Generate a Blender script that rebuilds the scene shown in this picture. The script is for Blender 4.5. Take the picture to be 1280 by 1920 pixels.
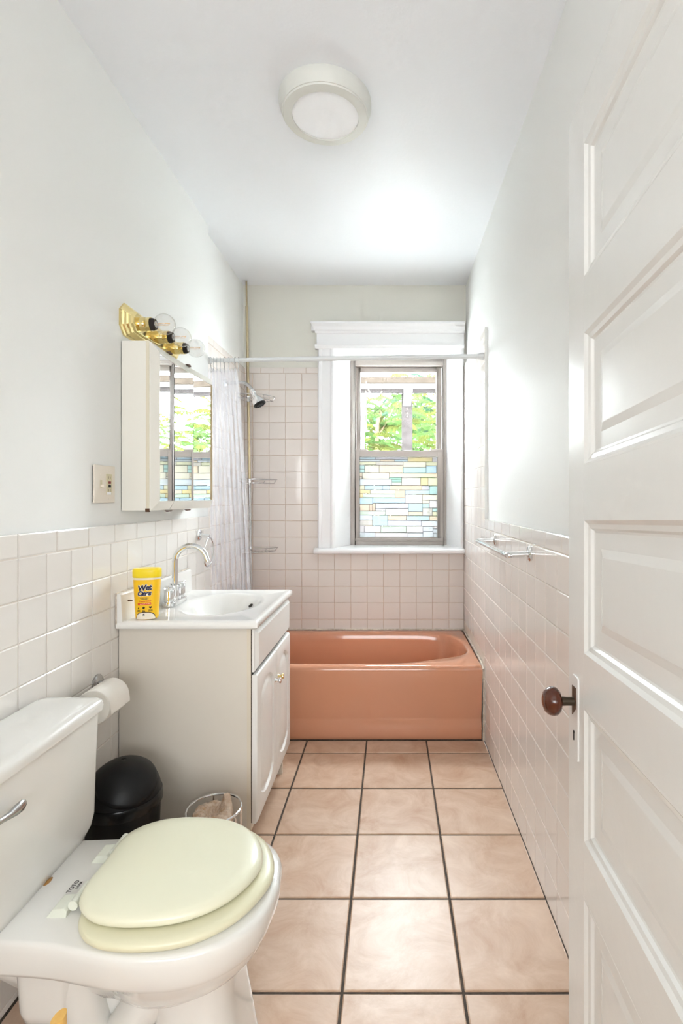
import bpy, bmesh, math, random
from mathutils import Vector, Matrix, noise
random.seed(7)
for o in list(bpy.data.objects):
    bpy.data.objects.remove(o)
SC = bpy.context.scene
COL = SC.collection
PI = math.pi

# ---------------------------------------------------------------- camera
FPX = 969.0
HCAM = 1.25
cam_d = bpy.data.cameras.new('camera')
cam = bpy.data.objects.new('camera', cam_d)
COL.objects.link(cam)
cam.location = (0, 0, HCAM)
cam.rotation_euler = (PI / 2, 0, 0)
cam_d.sensor_fit = 'HORIZONTAL'
cam_d.sensor_width = 36.0
cam_d.lens = FPX / 1280 * 36.0
cam_d.shift_x = (640 - 732) / 1280
cam_d.shift_y = (935 - 960) / 1280
cam_d.clip_start = 0.02
SC.camera = cam

# ---------------------------------------------------------------- light
WORLD_STRENGTH = 23.0
FILL_POWER = 21.5
EXPOSURE = 1.76
world = bpy.data.worlds.new('overcast_sky')
SC.world = world
world.use_nodes = True
bg = world.node_tree.nodes['Background']
bg.inputs[0].default_value = (0.85, 0.935, 1.0, 1)
bg.inputs[1].default_value = WORLD_STRENGTH


def area(name, loc, rot, sx, sy, power, color=(1, 1, 1), portal=False):
    d = bpy.data.lights.new(name, 'AREA')
    d.shape = 'RECTANGLE'
    d.size, d.size_y = sx, sy
    d.energy = power
    d.color = color
    if portal:
        d.cycles.is_portal = True
    o = bpy.data.objects.new(name, d)
    COL.objects.link(o)
    o.location = loc
    o.rotation_euler = rot
    return o


# the bathroom window as a light portal, and an added fill light behind the camera
area('window_portal', (0.055, 3.74, 1.57), (-PI / 2, 0, 0), 0.66, 1.3, 1, portal=True)
area('added_fill_light', (-0.15, -1.75, 1.46), (PI / 2 + math.radians(22), 0, 0), 2.2, 1.05, FILL_POWER, (0.935, 0.97, 1.0))

SC.view_settings.view_transform = 'Standard'
SC.view_settings.look = 'None'
SC.view_settings.gamma = 1.0
SC.view_settings.use_curve_mapping = False
SC.view_settings.exposure = EXPOSURE
try:
    SC.cycles.transparent_max_bounces = 16
    SC.cycles.max_bounces = 7
    SC.cycles.diffuse_bounces = 4
    SC.cycles.glossy_bounces = 4
    SC.cycles.transmission_bounces = 4
    SC.cycles.adaptive_threshold = 0.1
    SC.cycles.adaptive_min_samples = 16
    SC.cycles.use_denoising = True
    SC.cycles.sample_clamp_indirect = 6.0
except Exception:
    pass

# ---------------------------------------------------------------- materials
MATS = {}


def srgb(r, g, b):
    f = lambda c: (c / 255 / 12.92) if c / 255 <= 0.04045 else ((c / 255 + 0.055) / 1.055) ** 2.4
    return (f(r), f(g), f(b), 1)


def mat(name, col, rough=0.4, metal=0.0, spec=0.5, bump=None, var=None, coat=0.0, sss=0.0):
    """bump = (scale, strength); var = (scale, other colour, amount)"""
    if name in MATS:
        return MATS[name]
    m = bpy.data.materials.new(name)
    m.use_nodes = True
    nt = m.node_tree
    p = nt.nodes['Principled BSDF']
    p.inputs['Base Color'].default_value = col
    p.inputs['Roughness'].default_value = rough
    p.inputs['Metallic'].default_value = metal
    p.inputs['Specular IOR Level'].default_value = spec
    p.inputs['Coat Weight'].default_value = coat
    p.inputs['Coat Roughness'].default_value = 0.05
    if sss:
        p.inputs['Subsurface Weight'].default_value = sss
    if bump or var:
        tc = nt.nodes.new('ShaderNodeTexCoord')
        geo = nt.nodes.new('ShaderNodeNewGeometry')
    if bump:
        n = nt.nodes.new('ShaderNodeTexNoise')
        n.inputs['Scale'].default_value = bump[0]
        n.inputs['Detail'].default_value = 4
        nt.links.new(geo.outputs['Position'], n.inputs['Vector'])
        b = nt.nodes.new('ShaderNodeBump')
        b.inputs['Strength'].default_value = bump[1]
        b.inputs['Distance'].default_value = 0.004
        nt.links.new(n.outputs['Fac'], b.inputs['Height'])
        nt.links.new(b.outputs['Normal'], p.inputs['Normal'])
    if var:
        n = nt.nodes.new('ShaderNodeTexNoise')
        n.inputs['Scale'].default_value = var[0]
        n.inputs['Detail'].default_value = 5
        n.inputs['Roughness'].default_value = 0.6
        nt.links.new(geo.outputs['Position'], n.inputs['Vector'])
        r = nt.nodes.new('ShaderNodeMapRange')
        r.inputs[1].default_value = 0.35
        r.inputs[2].default_value = 0.68
        r.inputs[3].default_value = 0
        r.inputs[4].default_value = var[2]
        nt.links.new(n.outputs['Fac'], r.inputs[0])
        mx = nt.nodes.new('ShaderNodeMix')
        mx.data_type = 'RGBA'
        nt.links.new(r.outputs[0], mx.inputs[0])
        mx.inputs[6].default_value = col
        mx.inputs[7].default_value = var[1]
        nt.links.new(mx.outputs[2], p.inputs['Base Color'])
    MATS[name] = m
    return m


def tile_mat(name, col, rough, amount, scale=None, col2=None, bump=None):
    """glazed tile: every tile its own slight tone, optional mottling inside the tile"""
    m = mat(name, col, rough, bump=bump)
    nt = m.node_tree
    p = nt.nodes['Principled BSDF']
    oi = nt.nodes.new('ShaderNodeObjectInfo')
    hsv = nt.nodes.new('ShaderNodeHueSaturation')
    r = nt.nodes.new('ShaderNodeMapRange')
    r.inputs[3].default_value = 1 - amount
    r.inputs[4].default_value = 1 + amount
    nt.links.new(oi.outputs['Random'], r.inputs[0])
    nt.links.new(r.outputs[0], hsv.inputs['Value'])
    hsv.inputs['Color'].default_value = col
    if scale:
        geo = nt.nodes.new('ShaderNodeNewGeometry')
        add = nt.nodes.new('ShaderNodeVectorMath')
        add.operation = 'ADD'
        mul = nt.nodes.new('ShaderNodeMath')
        mul.operation = 'MULTIPLY'
        mul.inputs[1].default_value = 40
        nt.links.new(oi.outputs['Random'], mul.inputs[0])
        nt.links.new(geo.outputs['Position'], add.inputs[0])
        nt.links.new(mul.outputs[0], add.inputs[1])
        n = nt.nodes.new('ShaderNodeTexNoise')
        n.inputs['Scale'].default_value = scale
        n.inputs['Detail'].default_value = 8
        n.inputs['Roughness'].default_value = 0.65
        n.inputs['Distortion'].default_value = 0.8
        nt.links.new(add.outputs[0], n.inputs['Vector'])
        r2 = nt.nodes.new('ShaderNodeMapRange')
        r2.inputs[1].default_value = 0.32
        r2.inputs[2].default_value = 0.70
        nt.links.new(n.outputs['Fac'], r2.inputs[0])
        mx = nt.nodes.new('ShaderNodeMix')
        mx.data_type = 'RGBA'
        mx.inputs[6].default_value = col
        mx.inputs[7].default_value = col2
        nt.links.new(r2.outputs[0], mx.inputs[0])
        nt.links.new(mx.outputs[2], hsv.inputs['Color'])
    nt.links.new(hsv.outputs[0], p.inputs['Base Color'])
    return m


def clear_mat(name, tint, gloss_rough=0.02, ior=1.45, body=0.0, bodycol=(1, 1, 1, 1), boost=1.0):
    """thin clear sheet: light passes straight through, with Fresnel reflection; body = milky share"""
    m = bpy.data.materials.new(name)
    m.use_nodes = True
    nt = m.node_tree
    nt.nodes.clear()
    out = nt.nodes.new('ShaderNodeOutputMaterial')
    tr = nt.nodes.new('ShaderNodeBsdfTransparent')
    tr.inputs[0].default_value = tint
    gl = nt.nodes.new('ShaderNodeBsdfGlossy')
    gl.inputs['Roughness'].default_value = gloss_rough
    fr = nt.nodes.new('ShaderNodeLayerWeight')
    fr.inputs['Blend'].default_value = 0.5
    pw = nt.nodes.new('ShaderNodeMath')
    pw.operation = 'POWER'
    pw.inputs[1].default_value = 4.0
    ma = nt.nodes.new('ShaderNodeMath')
    ma.operation = 'MULTIPLY_ADD'
    ma.inputs[1].default_value = 0.8
    ma.inputs[2].default_value = ((ior - 1) / (ior + 1)) ** 2 * 1.6
    nt.links.new(fr.outputs['Facing'], pw.inputs[0])
    nt.links.new(pw.outputs[0], ma.inputs[0])
    mx = nt.nodes.new('ShaderNodeMixShader')
    mul = nt.nodes.new('ShaderNodeMath')
    mul.operation = 'MULTIPLY'
    mul.inputs[1].default_value = boost
    mul.use_clamp = True
    nt.links.new(ma.outputs[0], mul.inputs[0])
    nt.links.new(mul.outputs[0], mx.inputs[0])
    last = tr
    if body:
        df = nt.nodes.new('ShaderNodeBsdfDiffuse')
        df.inputs[0].default_value = bodycol
        tl = nt.nodes.new('ShaderNodeBsdfTranslucent')
        tl.inputs[0].default_value = bodycol
        m2 = nt.nodes.new('ShaderNodeMixShader')
        m2.inputs[0].default_value = 0.5
        nt.links.new(df.outputs[0], m2.inputs[1])
        nt.links.new(tl.outputs[0], m2.inputs[2])
        m3 = nt.nodes.new('ShaderNodeMixShader')
        m3.inputs[0].default_value = body
        nt.links.new(tr.outputs[0], m3.inputs[1])
        nt.links.new(m2.outputs[0], m3.inputs[2])
        last = m3
    nt.links.new(last.outputs[0], mx.inputs[1])
    nt.links.new(gl.outputs[0], mx.inputs[2])
    nt.links.new(mx.outputs[0], out.inputs[0])
    MATS[name] = m
    return m


def leaf_mat(name, col, trans):
    m = bpy.data.materials.new(name)
    m.use_nodes = True
    nt = m.node_tree
    nt.nodes.clear()
    out = nt.nodes.new('ShaderNodeOutputMaterial')
    df = nt.nodes.new('ShaderNodeBsdfDiffuse')
    tl = nt.nodes.new('ShaderNodeBsdfTranslucent')
    df.inputs[0].default_value = col
    tl.inputs[0].default_value = col
    mx = nt.nodes.new('ShaderNodeMixShader')
    mx.inputs[0].default_value = trans
    nt.links.new(df.outputs[0], mx.inputs[1])
    nt.links.new(tl.outputs[0], mx.inputs[2])
    nt.links.new(mx.outputs[0], out.inputs[0])
    MATS[name] = m
    return m


plaster = mat('wall_paint', srgb(239, 239, 236), 0.60, spec=0.22, bump=(35, 0.12))
backpaint = mat('back_wall_paint', srgb(222, 220, 210), 0.4, bump=(35, 0.12))
ceil_m = mat('ceiling_paint', srgb(240, 242, 245), 0.40, bump=(60, 0.14))
grout_l = mat('pale_grout', srgb(222, 212, 200), 0.8)
grout_b = mat('stained_grout', srgb(190, 158, 132), 0.85, var=(9, srgb(214, 192, 172), 1.0))
grout_f = mat('dark_floor_grout', srgb(92, 80, 70), 0.9, var=(60, srgb(62, 54, 48), 1.0))
tile_m = tile_mat('pink_glazed_tile', srgb(231, 223, 217), 0.10, 0.012)
tile_w = tile_mat('blush_glazed_tile', srgb(234, 229, 223), 0.10, 0.012)
floor_m = tile_mat('terracotta_floor_tile', srgb(216, 189, 166), 0.36, 0.03, 7.0, srgb(186, 148, 120), bump=(18, 0.25))
trim_w = mat('white_gloss_trim', srgb(243, 243, 244), 0.28, bump=(30, 0.06))
door_w = mat('door_gloss_white', srgb(230, 229, 226), 0.24, bump=(28, 0.10))
vinyl = mat('taupe_window_frame', srgb(170, 161, 154), 0.4)
vinyl_d = mat('dark_window_track', srgb(92, 86, 82), 0.5)
tub_m = mat('coral_enamel', srgb(211, 149, 117), 0.12, coat=0.3)
caulk = mat('white_caulk', srgb(226, 214, 200), 0.7, var=(40, srgb(150, 128, 108), 0.7))
porc = mat('white_porcelain', srgb(232, 230, 225), 0.10, coat=0.3)
seat_m = mat('pale_yellow_plastic', srgb(232, 230, 206), 0.28)
seat_m2 = mat('ivory_plastic', srgb(226, 222, 192), 0.30)
hinge_m = mat('mint_white_plastic', srgb(226, 228, 214), 0.35)
marble = mat('cultured_marble', srgb(243, 241, 237), 0.12, coat=0.2)
vanity_m = mat('white_laminate', srgb(222, 214, 202), 0.38)
vanity_d = mat('white_thermofoil', srgb(240, 238, 234), 0.3)
vanity_s = mat('cream_edge_strip', srgb(222, 211, 192), 0.45)
chrome = mat('chrome', (0.78, 0.79, 0.80, 1), 0.07, 1.0)
chrome_d = mat('worn_chrome', (0.50, 0.50, 0.50, 1), 0.22, 1.0)
pole_m = mat('aged_pole_metal', srgb(186, 172, 142), 0.28, 1.0)
brass = mat('polished_brass', srgb(238, 218, 158), 0.12, 1.0)
brass_d = mat('antique_brass', srgb(150, 112, 58), 0.25, 1.0)
mirror_m = mat('mirror_glass', (0.93, 0.94, 0.94, 1), 0.0, 1.0)
cab_m = mat('cabinet_white', srgb(238, 235, 226), 0.35)
cab_edge = mat('cabinet_cream_edge', srgb(224, 215, 194), 0.4)
black_p = mat('matte_black_plastic', srgb(15, 15, 16), 0.45, spec=0.3)
black_r = mat('gloss_black_plastic', srgb(12, 12, 13), 0.22, spec=0.4)
dark = mat('dark_gap', srgb(34, 28, 24), 0.8)
rust = mat('rusty_metal', srgb(86, 56, 34), 0.7)
paper = mat('white_tissue', srgb(244, 239, 231), 0.9, bump=(400, 0.1))
card = mat('cardboard', srgb(176, 148, 116), 0.9)
wrap_m = mat('brown_wrapper', srgb(196, 160, 128), 0.18, bump=(130, 1.0), var=(42, srgb(236, 218, 200), 1.0))
knob_m = mat('brown_mineral_knob', srgb(78, 32, 13), 0.14, coat=0.25)
iron = mat('old_iron', srgb(70, 60, 48), 0.45, 0.6)
plate_m = mat('almond_switch_plate', srgb(232, 222, 208), 0.4)
plate_i = mat('ivory_device', srgb(212, 202, 168), 0.4)
red_m = mat('red_button', srgb(136, 26, 22), 0.4)
yel = mat('yellow_label', srgb(253, 204, 26), 0.35, var=(28, srgb(250, 168, 30), 0.35))
yel_l = mat('yellow_cap', srgb(252, 222, 34), 0.35)
can_w = mat('canister_white', srgb(246, 236, 218), 0.35)
navy = mat('navy_ink', srgb(22, 20, 66), 0.4)
black_ink = mat('black_ink', srgb(28, 20, 16), 0.5)
orange = mat('orange_ink', srgb(240, 120, 40), 0.4)
red_ink = mat('red_ink', srgb(226, 74, 28), 0.4)
cream_ink = mat('cream_ink', srgb(252, 226, 170), 0.4)
wood_h = mat('pale_wood_handle', srgb(240, 196, 112), 0.45, var=(60, srgb(222, 168, 84), 0.6))
rubber = mat('red_rubber', srgb(120, 40, 30), 0.6)
lamp_w = mat('backlit_lamp_white', srgb(220, 220, 213), 0.35)  # greyer than the diffuser: backlit shade put into the housing colour
lamp_d = mat('lamp_diffuser', srgb(252, 253, 255), 0.5)
glass = clear_mat('window_glass', (0.97, 0.98, 0.97, 1))
bulb_g = clear_mat('bulb_glass', (0.985, 0.98, 0.975, 1), 0.02, 1.5, boost=1.1)
filam = mat('amber_filament', srgb(246, 190, 120), 0.4)
curtain_m = clear_mat('clear_vinyl', (0.98, 0.98, 0.99, 1), 0.22, 1.42, body=0.17, bodycol=(0.95, 0.95, 0.98, 1), boost=0.8)
rod_m = mat('white_rod', srgb(226, 228, 228), 0.25)
lead_m = mat('film_line_ink', srgb(46, 40, 36), 0.6)
hall_m = mat('hall_paint', srgb(232, 230, 224), 0.5)
wood_f = mat('hall_wood_floor', srgb(170, 126, 84), 0.4)
porch_m = mat('shade_toned_weathered_timber', srgb(44, 40, 40), 0.8, spec=0.0, var=(14, srgb(34, 31, 30), 0.9))  # near black: shade of the left-out porch roof put into the colour
porch_br = mat('shade_toned_brown_beam', srgb(44, 38, 33), 0.8, spec=0.0, var=(20, srgb(34, 29, 25), 0.9))  # brown darkened the same way, roof shade put into the beam colour
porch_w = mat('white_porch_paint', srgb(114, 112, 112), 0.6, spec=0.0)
ground_m = mat('pale_concrete', srgb(226, 226, 224), 0.9, spec=0.0, var=(2, srgb(212, 212, 210), 0.8))
bark = mat('pale_bark', srgb(75, 65, 52), 0.9, spec=0.0, var=(30, srgb(92, 76, 58), 0.8))
leaf_y = leaf_mat('yellow_green_leaf', srgb(56, 60, 27), 0.5)
leaf_g = leaf_mat('fresh_green_leaf', srgb(50, 68, 35), 0.45)
leaf_d = leaf_mat('blue_green_leaf', srgb(38, 58, 42), 0.4)
fence_m = mat('tan_fence_board', srgb(61, 54, 47), 0.85, spec=0.0, var=(10, srgb(80, 70, 58), 0.8))
cable_m = mat('dark_cable', srgb(96, 84, 76), 0.7, spec=0.0)
tan_edge = mat('tan_edge_strip', srgb(176, 156, 122), 0.5)
stain = mat('brown_stain', srgb(168, 124, 66), 0.6)

# ---------------------------------------------------------------- mesh building
ORIG = {}


def origin_of(o):
    return ORIG.get(o.name, Vector((0, 0, 0)))


class MB:
    def __init__(self):
        self.v = []
        self.f = []

    def add(self, vs, fs, M=None):
        b = len(self.v)
        for p in vs:
            p = Vector(p)
            self.v.append(M @ p if M else p)
        for f in fs:
            self.f.append([b + i for i in f])
        return self

    def box(self, x0, x1, y0, y1, z0, z1, M=None):
        vs = [(x0, y0, z0), (x1, y0, z0), (x1, y1, z0), (x0, y1, z0), (x0, y0, z1), (x1, y0, z1), (x1, y1, z1), (x0, y1, z1)]
        fs = [(0, 3, 2, 1), (4, 5, 6, 7), (0, 1, 5, 4), (1, 2, 6, 5), (2, 3, 7, 6), (3, 0, 4, 7)]
        return self.add(vs, fs, M)

    def loft(self, rings, cap0=True, cap1=True, M=None):
        n = len(rings[0])
        vs = [p for r in rings for p in r]
        fs = []
        for k in range(len(rings) - 1):
            for i in range(n):
                j = (i + 1) % n
                fs.append((k * n + i, k * n + j, (k + 1) * n + j, (k + 1) * n + i))
        if cap0:
            fs.append(tuple(range(n))[::-1])
        if cap1:
            fs.append(tuple((len(rings) - 1) * n + i for i in range(n)))
        return self.add(vs, fs, M)

    def tube(self, pts, r, n=10, closed=False, M=None):
        pts = [Vector(p) for p in pts]
        m = len(pts)
        rs = r if isinstance(r, (list, tuple)) else [r] * m
        tang = []
        for i in range(m):
            a = pts[(i - 1) % m] if (closed or i > 0) else pts[i]
            b = pts[(i + 1) % m] if (closed or i < m - 1) else pts[i]
            t = (b - a)
            tang.append(t.normalized() if t.length > 1e-9 else Vector((0, 0, 1)))
        up = Vector((0, 0, 1)) if abs(tang[0].z) < 0.9 else Vector((1, 0, 0))
        nrm = (up - tang[0] * up.dot(tang[0])).normalized()
        rings = []
        for i in range(m):
            t = tang[i]
            nrm = nrm - t * nrm.dot(t)
            if nrm.length < 1e-6:
                nrm = t.orthogonal()
            nrm.normalize()
            bn = t.cross(nrm)
            rings.append([pts[i] + (nrm * math.cos(2 * PI * k / n) + bn * math.sin(2 * PI * k / n)) * rs[i] for k in range(n)])
        if closed:
            rings.append(rings[0])
            return self.loft(rings, False, False, M)
        return self.loft(rings, True, True, M)

    def lathe(self, prof, c=(0, 0, 0), axis='Z', n=32, M=None):
        c = Vector(c)
        rings = []
        for r, h in prof:
            ring = []
            for k in range(n):
                a = 2 * PI * k / n
                u, w = r * math.cos(a), r * math.sin(a)
                if axis == 'Z':
                    p = Vector((u, w, h))
                elif axis == 'X':
                    p = Vector((h, u, w))
                else:
                    p = Vector((w, h, u))
                ring.append(c + p)
            rings.append(ring)
        return self.loft(rings, True, True, M)

    def prism(self, poly, axis, a, b, M=None):
        """poly of 2d points in the other two axes (order: X->(y,z), Y->(x,z), Z->(x,y))"""
        def mk(p, h):
            return {'X': (h, p[0], p[1]), 'Y': (p[0], h, p[1]), 'Z': (p[0], p[1], h)}[axis]
        return self.loft([[mk(p, a) for p in poly], [mk(p, b) for p in poly]], True, True, M)

    def build(self, name, m, parent=None, bevel=0.0, seg=2, smooth=True, angle=38, local=False, origin=None, wn=True):
        me = bpy.data.meshes.new(name)
        if parent is not None:
            off = Vector((0, 0, 0)) if local else origin_of(parent)
        elif origin is not None:
            off = Vector(origin)
        else:
            xs = [p.x for p in self.v]; ys = [p.y for p in self.v]; zs = [p.z for p in self.v]
            off = Vector(((min(xs) + max(xs)) / 2, (min(ys) + max(ys)) / 2, min(zs)))
        me.from_pydata([tuple(p - off) for p in self.v], [], self.f)
        bm = bmesh.new()
        bm.from_mesh(me)
        bmesh.ops.remove_doubles(bm, verts=bm.verts, dist=1e-6)
        bmesh.ops.recalc_face_normals(bm, faces=bm.faces)
        if bevel:
            es = [e for e in bm.edges if len(e.link_faces) == 2 and e.calc_face_angle(0) > math.radians(30)]
            bmesh.ops.bevel(bm, geom=es, offset=bevel, segments=seg, profile=0.6, affect='EDGES', clamp_overlap=True)
        bm.to_mesh(me)
        bm.free()
        if smooth:
            me.polygons.foreach_set('use_smooth', [True] * len(me.polygons))
            me.set_sharp_from_angle(angle=math.radians(angle))
        me.materials.append(m)
        o = bpy.data.objects.new(name, me)
        COL.objects.link(o)
        if bevel and smooth and wn:
            w = o.modifiers.new('weighted', 'WEIGHTED_NORMAL')
            w.keep_sharp = True
        if parent is not None:
            o.parent = parent
            ORIG[o.name] = Vector((0, 0, 0)) if local else origin_of(parent)
        else:
            o.location = off
            ORIG[o.name] = off
        return o


def tag(o, label=None, cat=None, group=None, kind=None):
    if label: o['label'] = label
    if cat: o['category'] = cat
    if group: o['group'] = group
    if kind: o['kind'] = kind
    return o


def thing(name, label, cat, loc, group=None, rot=(0, 0, 0), kind=None):
    o = bpy.data.objects.new(name, None)
    o.empty_display_size = 0.05
    COL.objects.link(o)
    o.location = loc
    o.rotation_euler = rot
    ORIG[o.name] = Vector(loc)
    return tag(o, label, cat, group, kind)


def struct(name, loc=(0, 0, 0), rot=(0, 0, 0), label=None, cat=None):
    return thing(name, label, cat, loc, rot=rot, kind='structure')


def ray_ring(poly, c, angs):
    """points where rays from c at the given angles leave the closed polygon"""
    out = []
    n = len(poly)
    for a in angs:
        dx, dy = math.cos(a), math.sin(a)
        best = 0
        for i in range(n):
            x1, y1 = poly[i][0] - c[0], poly[i][1] - c[1]
            x2, y2 = poly[(i + 1) % n][0] - c[0], poly[(i + 1) % n][1] - c[1]
            ex, ey = x2 - x1, y2 - y1
            den = dx * ey - dy * ex
            if abs(den) < 1e-12:
                continue
            t = (x1 * ey - y1 * ex) / den
            s = (x1 * dy - y1 * dx) / den
            if t > best and -1e-6 <= s <= 1 + 1e-6:
                best = t
        out.append((c[0] + dx * best, c[1] + dy * best))
    return out


def angles_with(corners, c, n=96):
    """n uniform angles, the nearest ones snapped on the corner directions"""
    A = [2 * PI * i / n for i in range(n)]
    for p in corners:
        a = math.atan2(p[1] - c[1], p[0] - c[0]) % (2 * PI)
        k = min(range(n), key=lambda i: abs((A[i] - a + PI) % (2 * PI) - PI))
        A[k] = a
    return A


def rect(x0, x1, y0, y1):
    return [(x0, y0), (x1, y0), (x1, y1), (x0, y1)]


def rrect(x0, x1, y0, y1, r, n=6):
    out = []
    for cx, cy, a0 in ((x1 - r, y1 - r, 0), (x0 + r, y1 - r, PI / 2), (x0 + r, y0 + r, PI), (x1 - r, y0 + r, 1.5 * PI)):
        for k in range(n + 1):
            a = a0 + PI / 2 * k / n
            out.append((cx + r * math.cos(a), cy + r * math.sin(a)))
    return out


def spline(pts, per=8, closed=False):
    pts = [Vector(p) for p in pts]
    n = len(pts)
    out = []
    for i in range(n if closed else n - 1):
        p0 = pts[(i - 1) % n] if closed or i > 0 else pts[0] * 2 - pts[1]
        p1, p2 = pts[i], pts[(i + 1) % n]
        p3 = pts[(i + 2) % n] if closed or i + 2 < n else pts[-1] * 2 - pts[-2]
        for k in range(per):
            t = k / per
            out.append(0.5 * ((2 * p1) + (-p0 + p2) * t + (2 * p0 - 5 * p1 + 4 * p2 - p3) * t * t + (-p0 + 3 * p1 - 3 * p2 + p3) * t ** 3))
    if not closed:
        out.append(pts[-1])
    return out


def text_geo(s, size, shear=0.0, bold=0.0, align='CENTER', spacing=1.0):
    cu = bpy.data.curves.new('lettering', 'FONT')
    cu.body = s
    cu.size = size
    cu.shear = shear
    cu.offset = bold
    cu.align_x = align
    cu.align_y = 'CENTER'
    cu.space_character = spacing
    cu.resolution_u = 3
    o = bpy.data.objects.new('lettering', cu)
    COL.objects.link(o)
    dg = bpy.context.evaluated_depsgraph_get()
    me = bpy.data.meshes.new_from_object(o.evaluated_get(dg))
    vs = [v.co.copy() for v in me.vertices]
    fs = [tuple(p.vertices) for p in me.polygons]
    bpy.data.objects.remove(o)
    bpy.data.curves.remove(cu)
    bpy.data.meshes.remove(me)
    return vs, fs

# ================================================================ room shell
XL, XLT = -0.945, -0.935          # left wall: paint, tile face
XS, XST = -0.976, -0.967          # left wall inside the shower
XR, XRT = 0.500, 0.485            # right wall
YB, YBT = 3.430, 3.420            # back wall
YJ = 2.680                        # where the shower begins
ZC = 2.665
YN = 0.32                         # inner face of the doorway wall

floor = struct('floor')
MB().box(-1.10, 0.65, 0.20, 3.72, -0.08, -0.0035).build('grout_bed', grout_f, floor, smooth=False)
ceiling = tag(MB().box(-1.10, 0.65, 0.20, 3.72, ZC, ZC + 0.1).build('ceiling', ceil_m, smooth=False), kind='structure')

wall_left = struct('wall_left')
MB().box(-1.10, XL, 0.20, YJ, 0, ZC).box(-1.10, XS, YJ, 3.72, 0, ZC).build('plaster', plaster, wall_left, smooth=False)
MB().box(XL, XLT - 0.0022, YN, YJ - 0.002, 0, 1.158).build('grout', grout_l, wall_left, smooth=False)
MB().box(XS, XST - 0.0022, YJ, YB, 0.30, 2.115).build('grout', grout_b, wall_left, smooth=False)

wall_right = struct('wall_right')
MB().box(XR, 0.65, 0.20, 3.72, 0, ZC).build('plaster', plaster, wall_right, smooth=False)
MB().box(XRT + 0.0022, XR, YN, 2.67, 0, 1.143).build('grout', grout_l, wall_right, smooth=False)
MB().box(XRT + 0.0022, XR, 2.672, YB, 0.30, 2.125).build('grout', grout_l, wall_right, smooth=False)
MB().box(XRT + 0.001, XR, 2.666, 2.672, 1.14, 2.135).build('tile_edge', plaster, wall_right, smooth=False)

wall_back = struct('wall_back')
WX0, WX1, WZ0, WZ1 = -0.37, 0.458, 0.925, 2.242
wb = MB()
wb.box(-1.10, WX0, YB, 3.72, 0, ZC).box(WX1, 0.65, YB, 3.72, 0, ZC)
wb.box(WX0, WX1, YB, 3.72, 0, WZ0).box(WX0, WX1, YB, 3.72, WZ1, ZC)
wb.build('plaster', backpaint, wall_back, smooth=False)
wg = MB()
wg.box(XST, WX0, YBT + 0.0022, YB, 0.30, 2.117).box(WX0, XRT, YBT + 0.0022, YB, 0.30, WZ0)
wg.build('grout', grout_b, wall_back, smooth=False)

wall_front = struct('wall_front')
wf = MB()
wf.box(-1.10, -0.80, 0.20, YN, 0, ZC).box(0.44, 0.65, 0.20, YN, 0, ZC)  # opening kept wide and full height so the added fill light gets in
wf.build('plaster', plaster, wall_front, smooth=False)

# hallway behind the camera
hall = struct('wall_hall')
hb = MB()
hb.box(-1.45, -1.35, -2.8, 0.2, 0, ZC).box(1.15, 1.25, -2.8, 0.2, 0, ZC).box(-1.45, 1.25, -2.9, -2.8, 0, ZC)
hb.box(-1.35, -1.10, 0.20, 0.32, 0, ZC).box(0.65, 1.15, 0.20, 0.32, 0, ZC)
hb.build('plaster', hall_m, hall, smooth=False)
MB().box(-1.45, 1.25, -2.9, 0.32, ZC, ZC + 0.1).build('hall_ceiling', hall_m, hall, smooth=False)
MB().box(-1.45, 1.25, -2.9, 0.2, -0.08, 0.0).build('hall_floor', wood_f, hall, smooth=False)

# ---------------------------------------------------------------- tiles
def tile_mesh(name, w, h, t, b, m, rise=0.0016):
    x, y = w / 2, h / 2
    vs = [(-x, -y, -t), (x, -y, -t), (x, y, -t), (-x, y, -t),
          (-x, -y, -rise), (x, -y, -rise), (x, y, -rise), (-x, y, -rise),
          (-x + b, -y + b, 0), (x - b, -y + b, 0), (x - b, y - b, 0), (-x + b, y - b, 0)]
    fs = [(0, 1, 5, 4), (1, 2, 6, 5), (2, 3, 7, 6), (3, 0, 4, 7), (4, 5, 9, 8), (5, 6, 10, 9), (6, 7, 11, 10), (7, 4, 8, 11), (8, 9, 10, 11)]
    me = bpy.data.meshes.new(name)
    me.from_pydata(vs, [], fs)
    me.materials.append(m)
    return me


ROT = {'R': Matrix(((0, 0, -1), (-1, 0, 0), (0, 1, 0))),
       'L': Matrix(((0, 0, 1), (1, 0, 0), (0, 1, 0))),
       'B': Matrix(((1, 0, 0), (0, 0, -1), (0, 1, 0))),
       'F': Matrix.Identity(3)}


def put_tile(parent, me, base, side, face, a0, a1, b0, b1, gap, name='tile', wob=0.0035):
    """a tile covering [a0,a1] x [b0,b1] on a wall; base = size of the shared mesh"""
    w, h = a1 - a0 - gap, b1 - b0 - gap
    if w < 0.012 or h < 0.012:
        return
    o = bpy.data.objects.new(name, me)
    COL.objects.link(o)
    ca, cb = (a0 + a1) / 2, (b0 + b1) / 2
    loc = {'R': (face, ca, cb), 'L': (face, ca, cb), 'B': (ca, face, cb), 'F': (ca, cb, face)}[side]
    w_m = Matrix.Rotation(random.gauss(0, wob), 3, 'X') @ Matrix.Rotation(random.gauss(0, wob), 3, 'Y')
    M = (ROT[side] @ w_m).to_4x4()
    M.translation = Vector(loc)
    o.matrix_world = M @ Matrix.Diagonal((w / base[0], h / base[1], 1, 1))
    o.parent = parent
    return o


def clip(a0, a1, lo, hi):
    return max(a0, lo), min(a1, hi)


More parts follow.
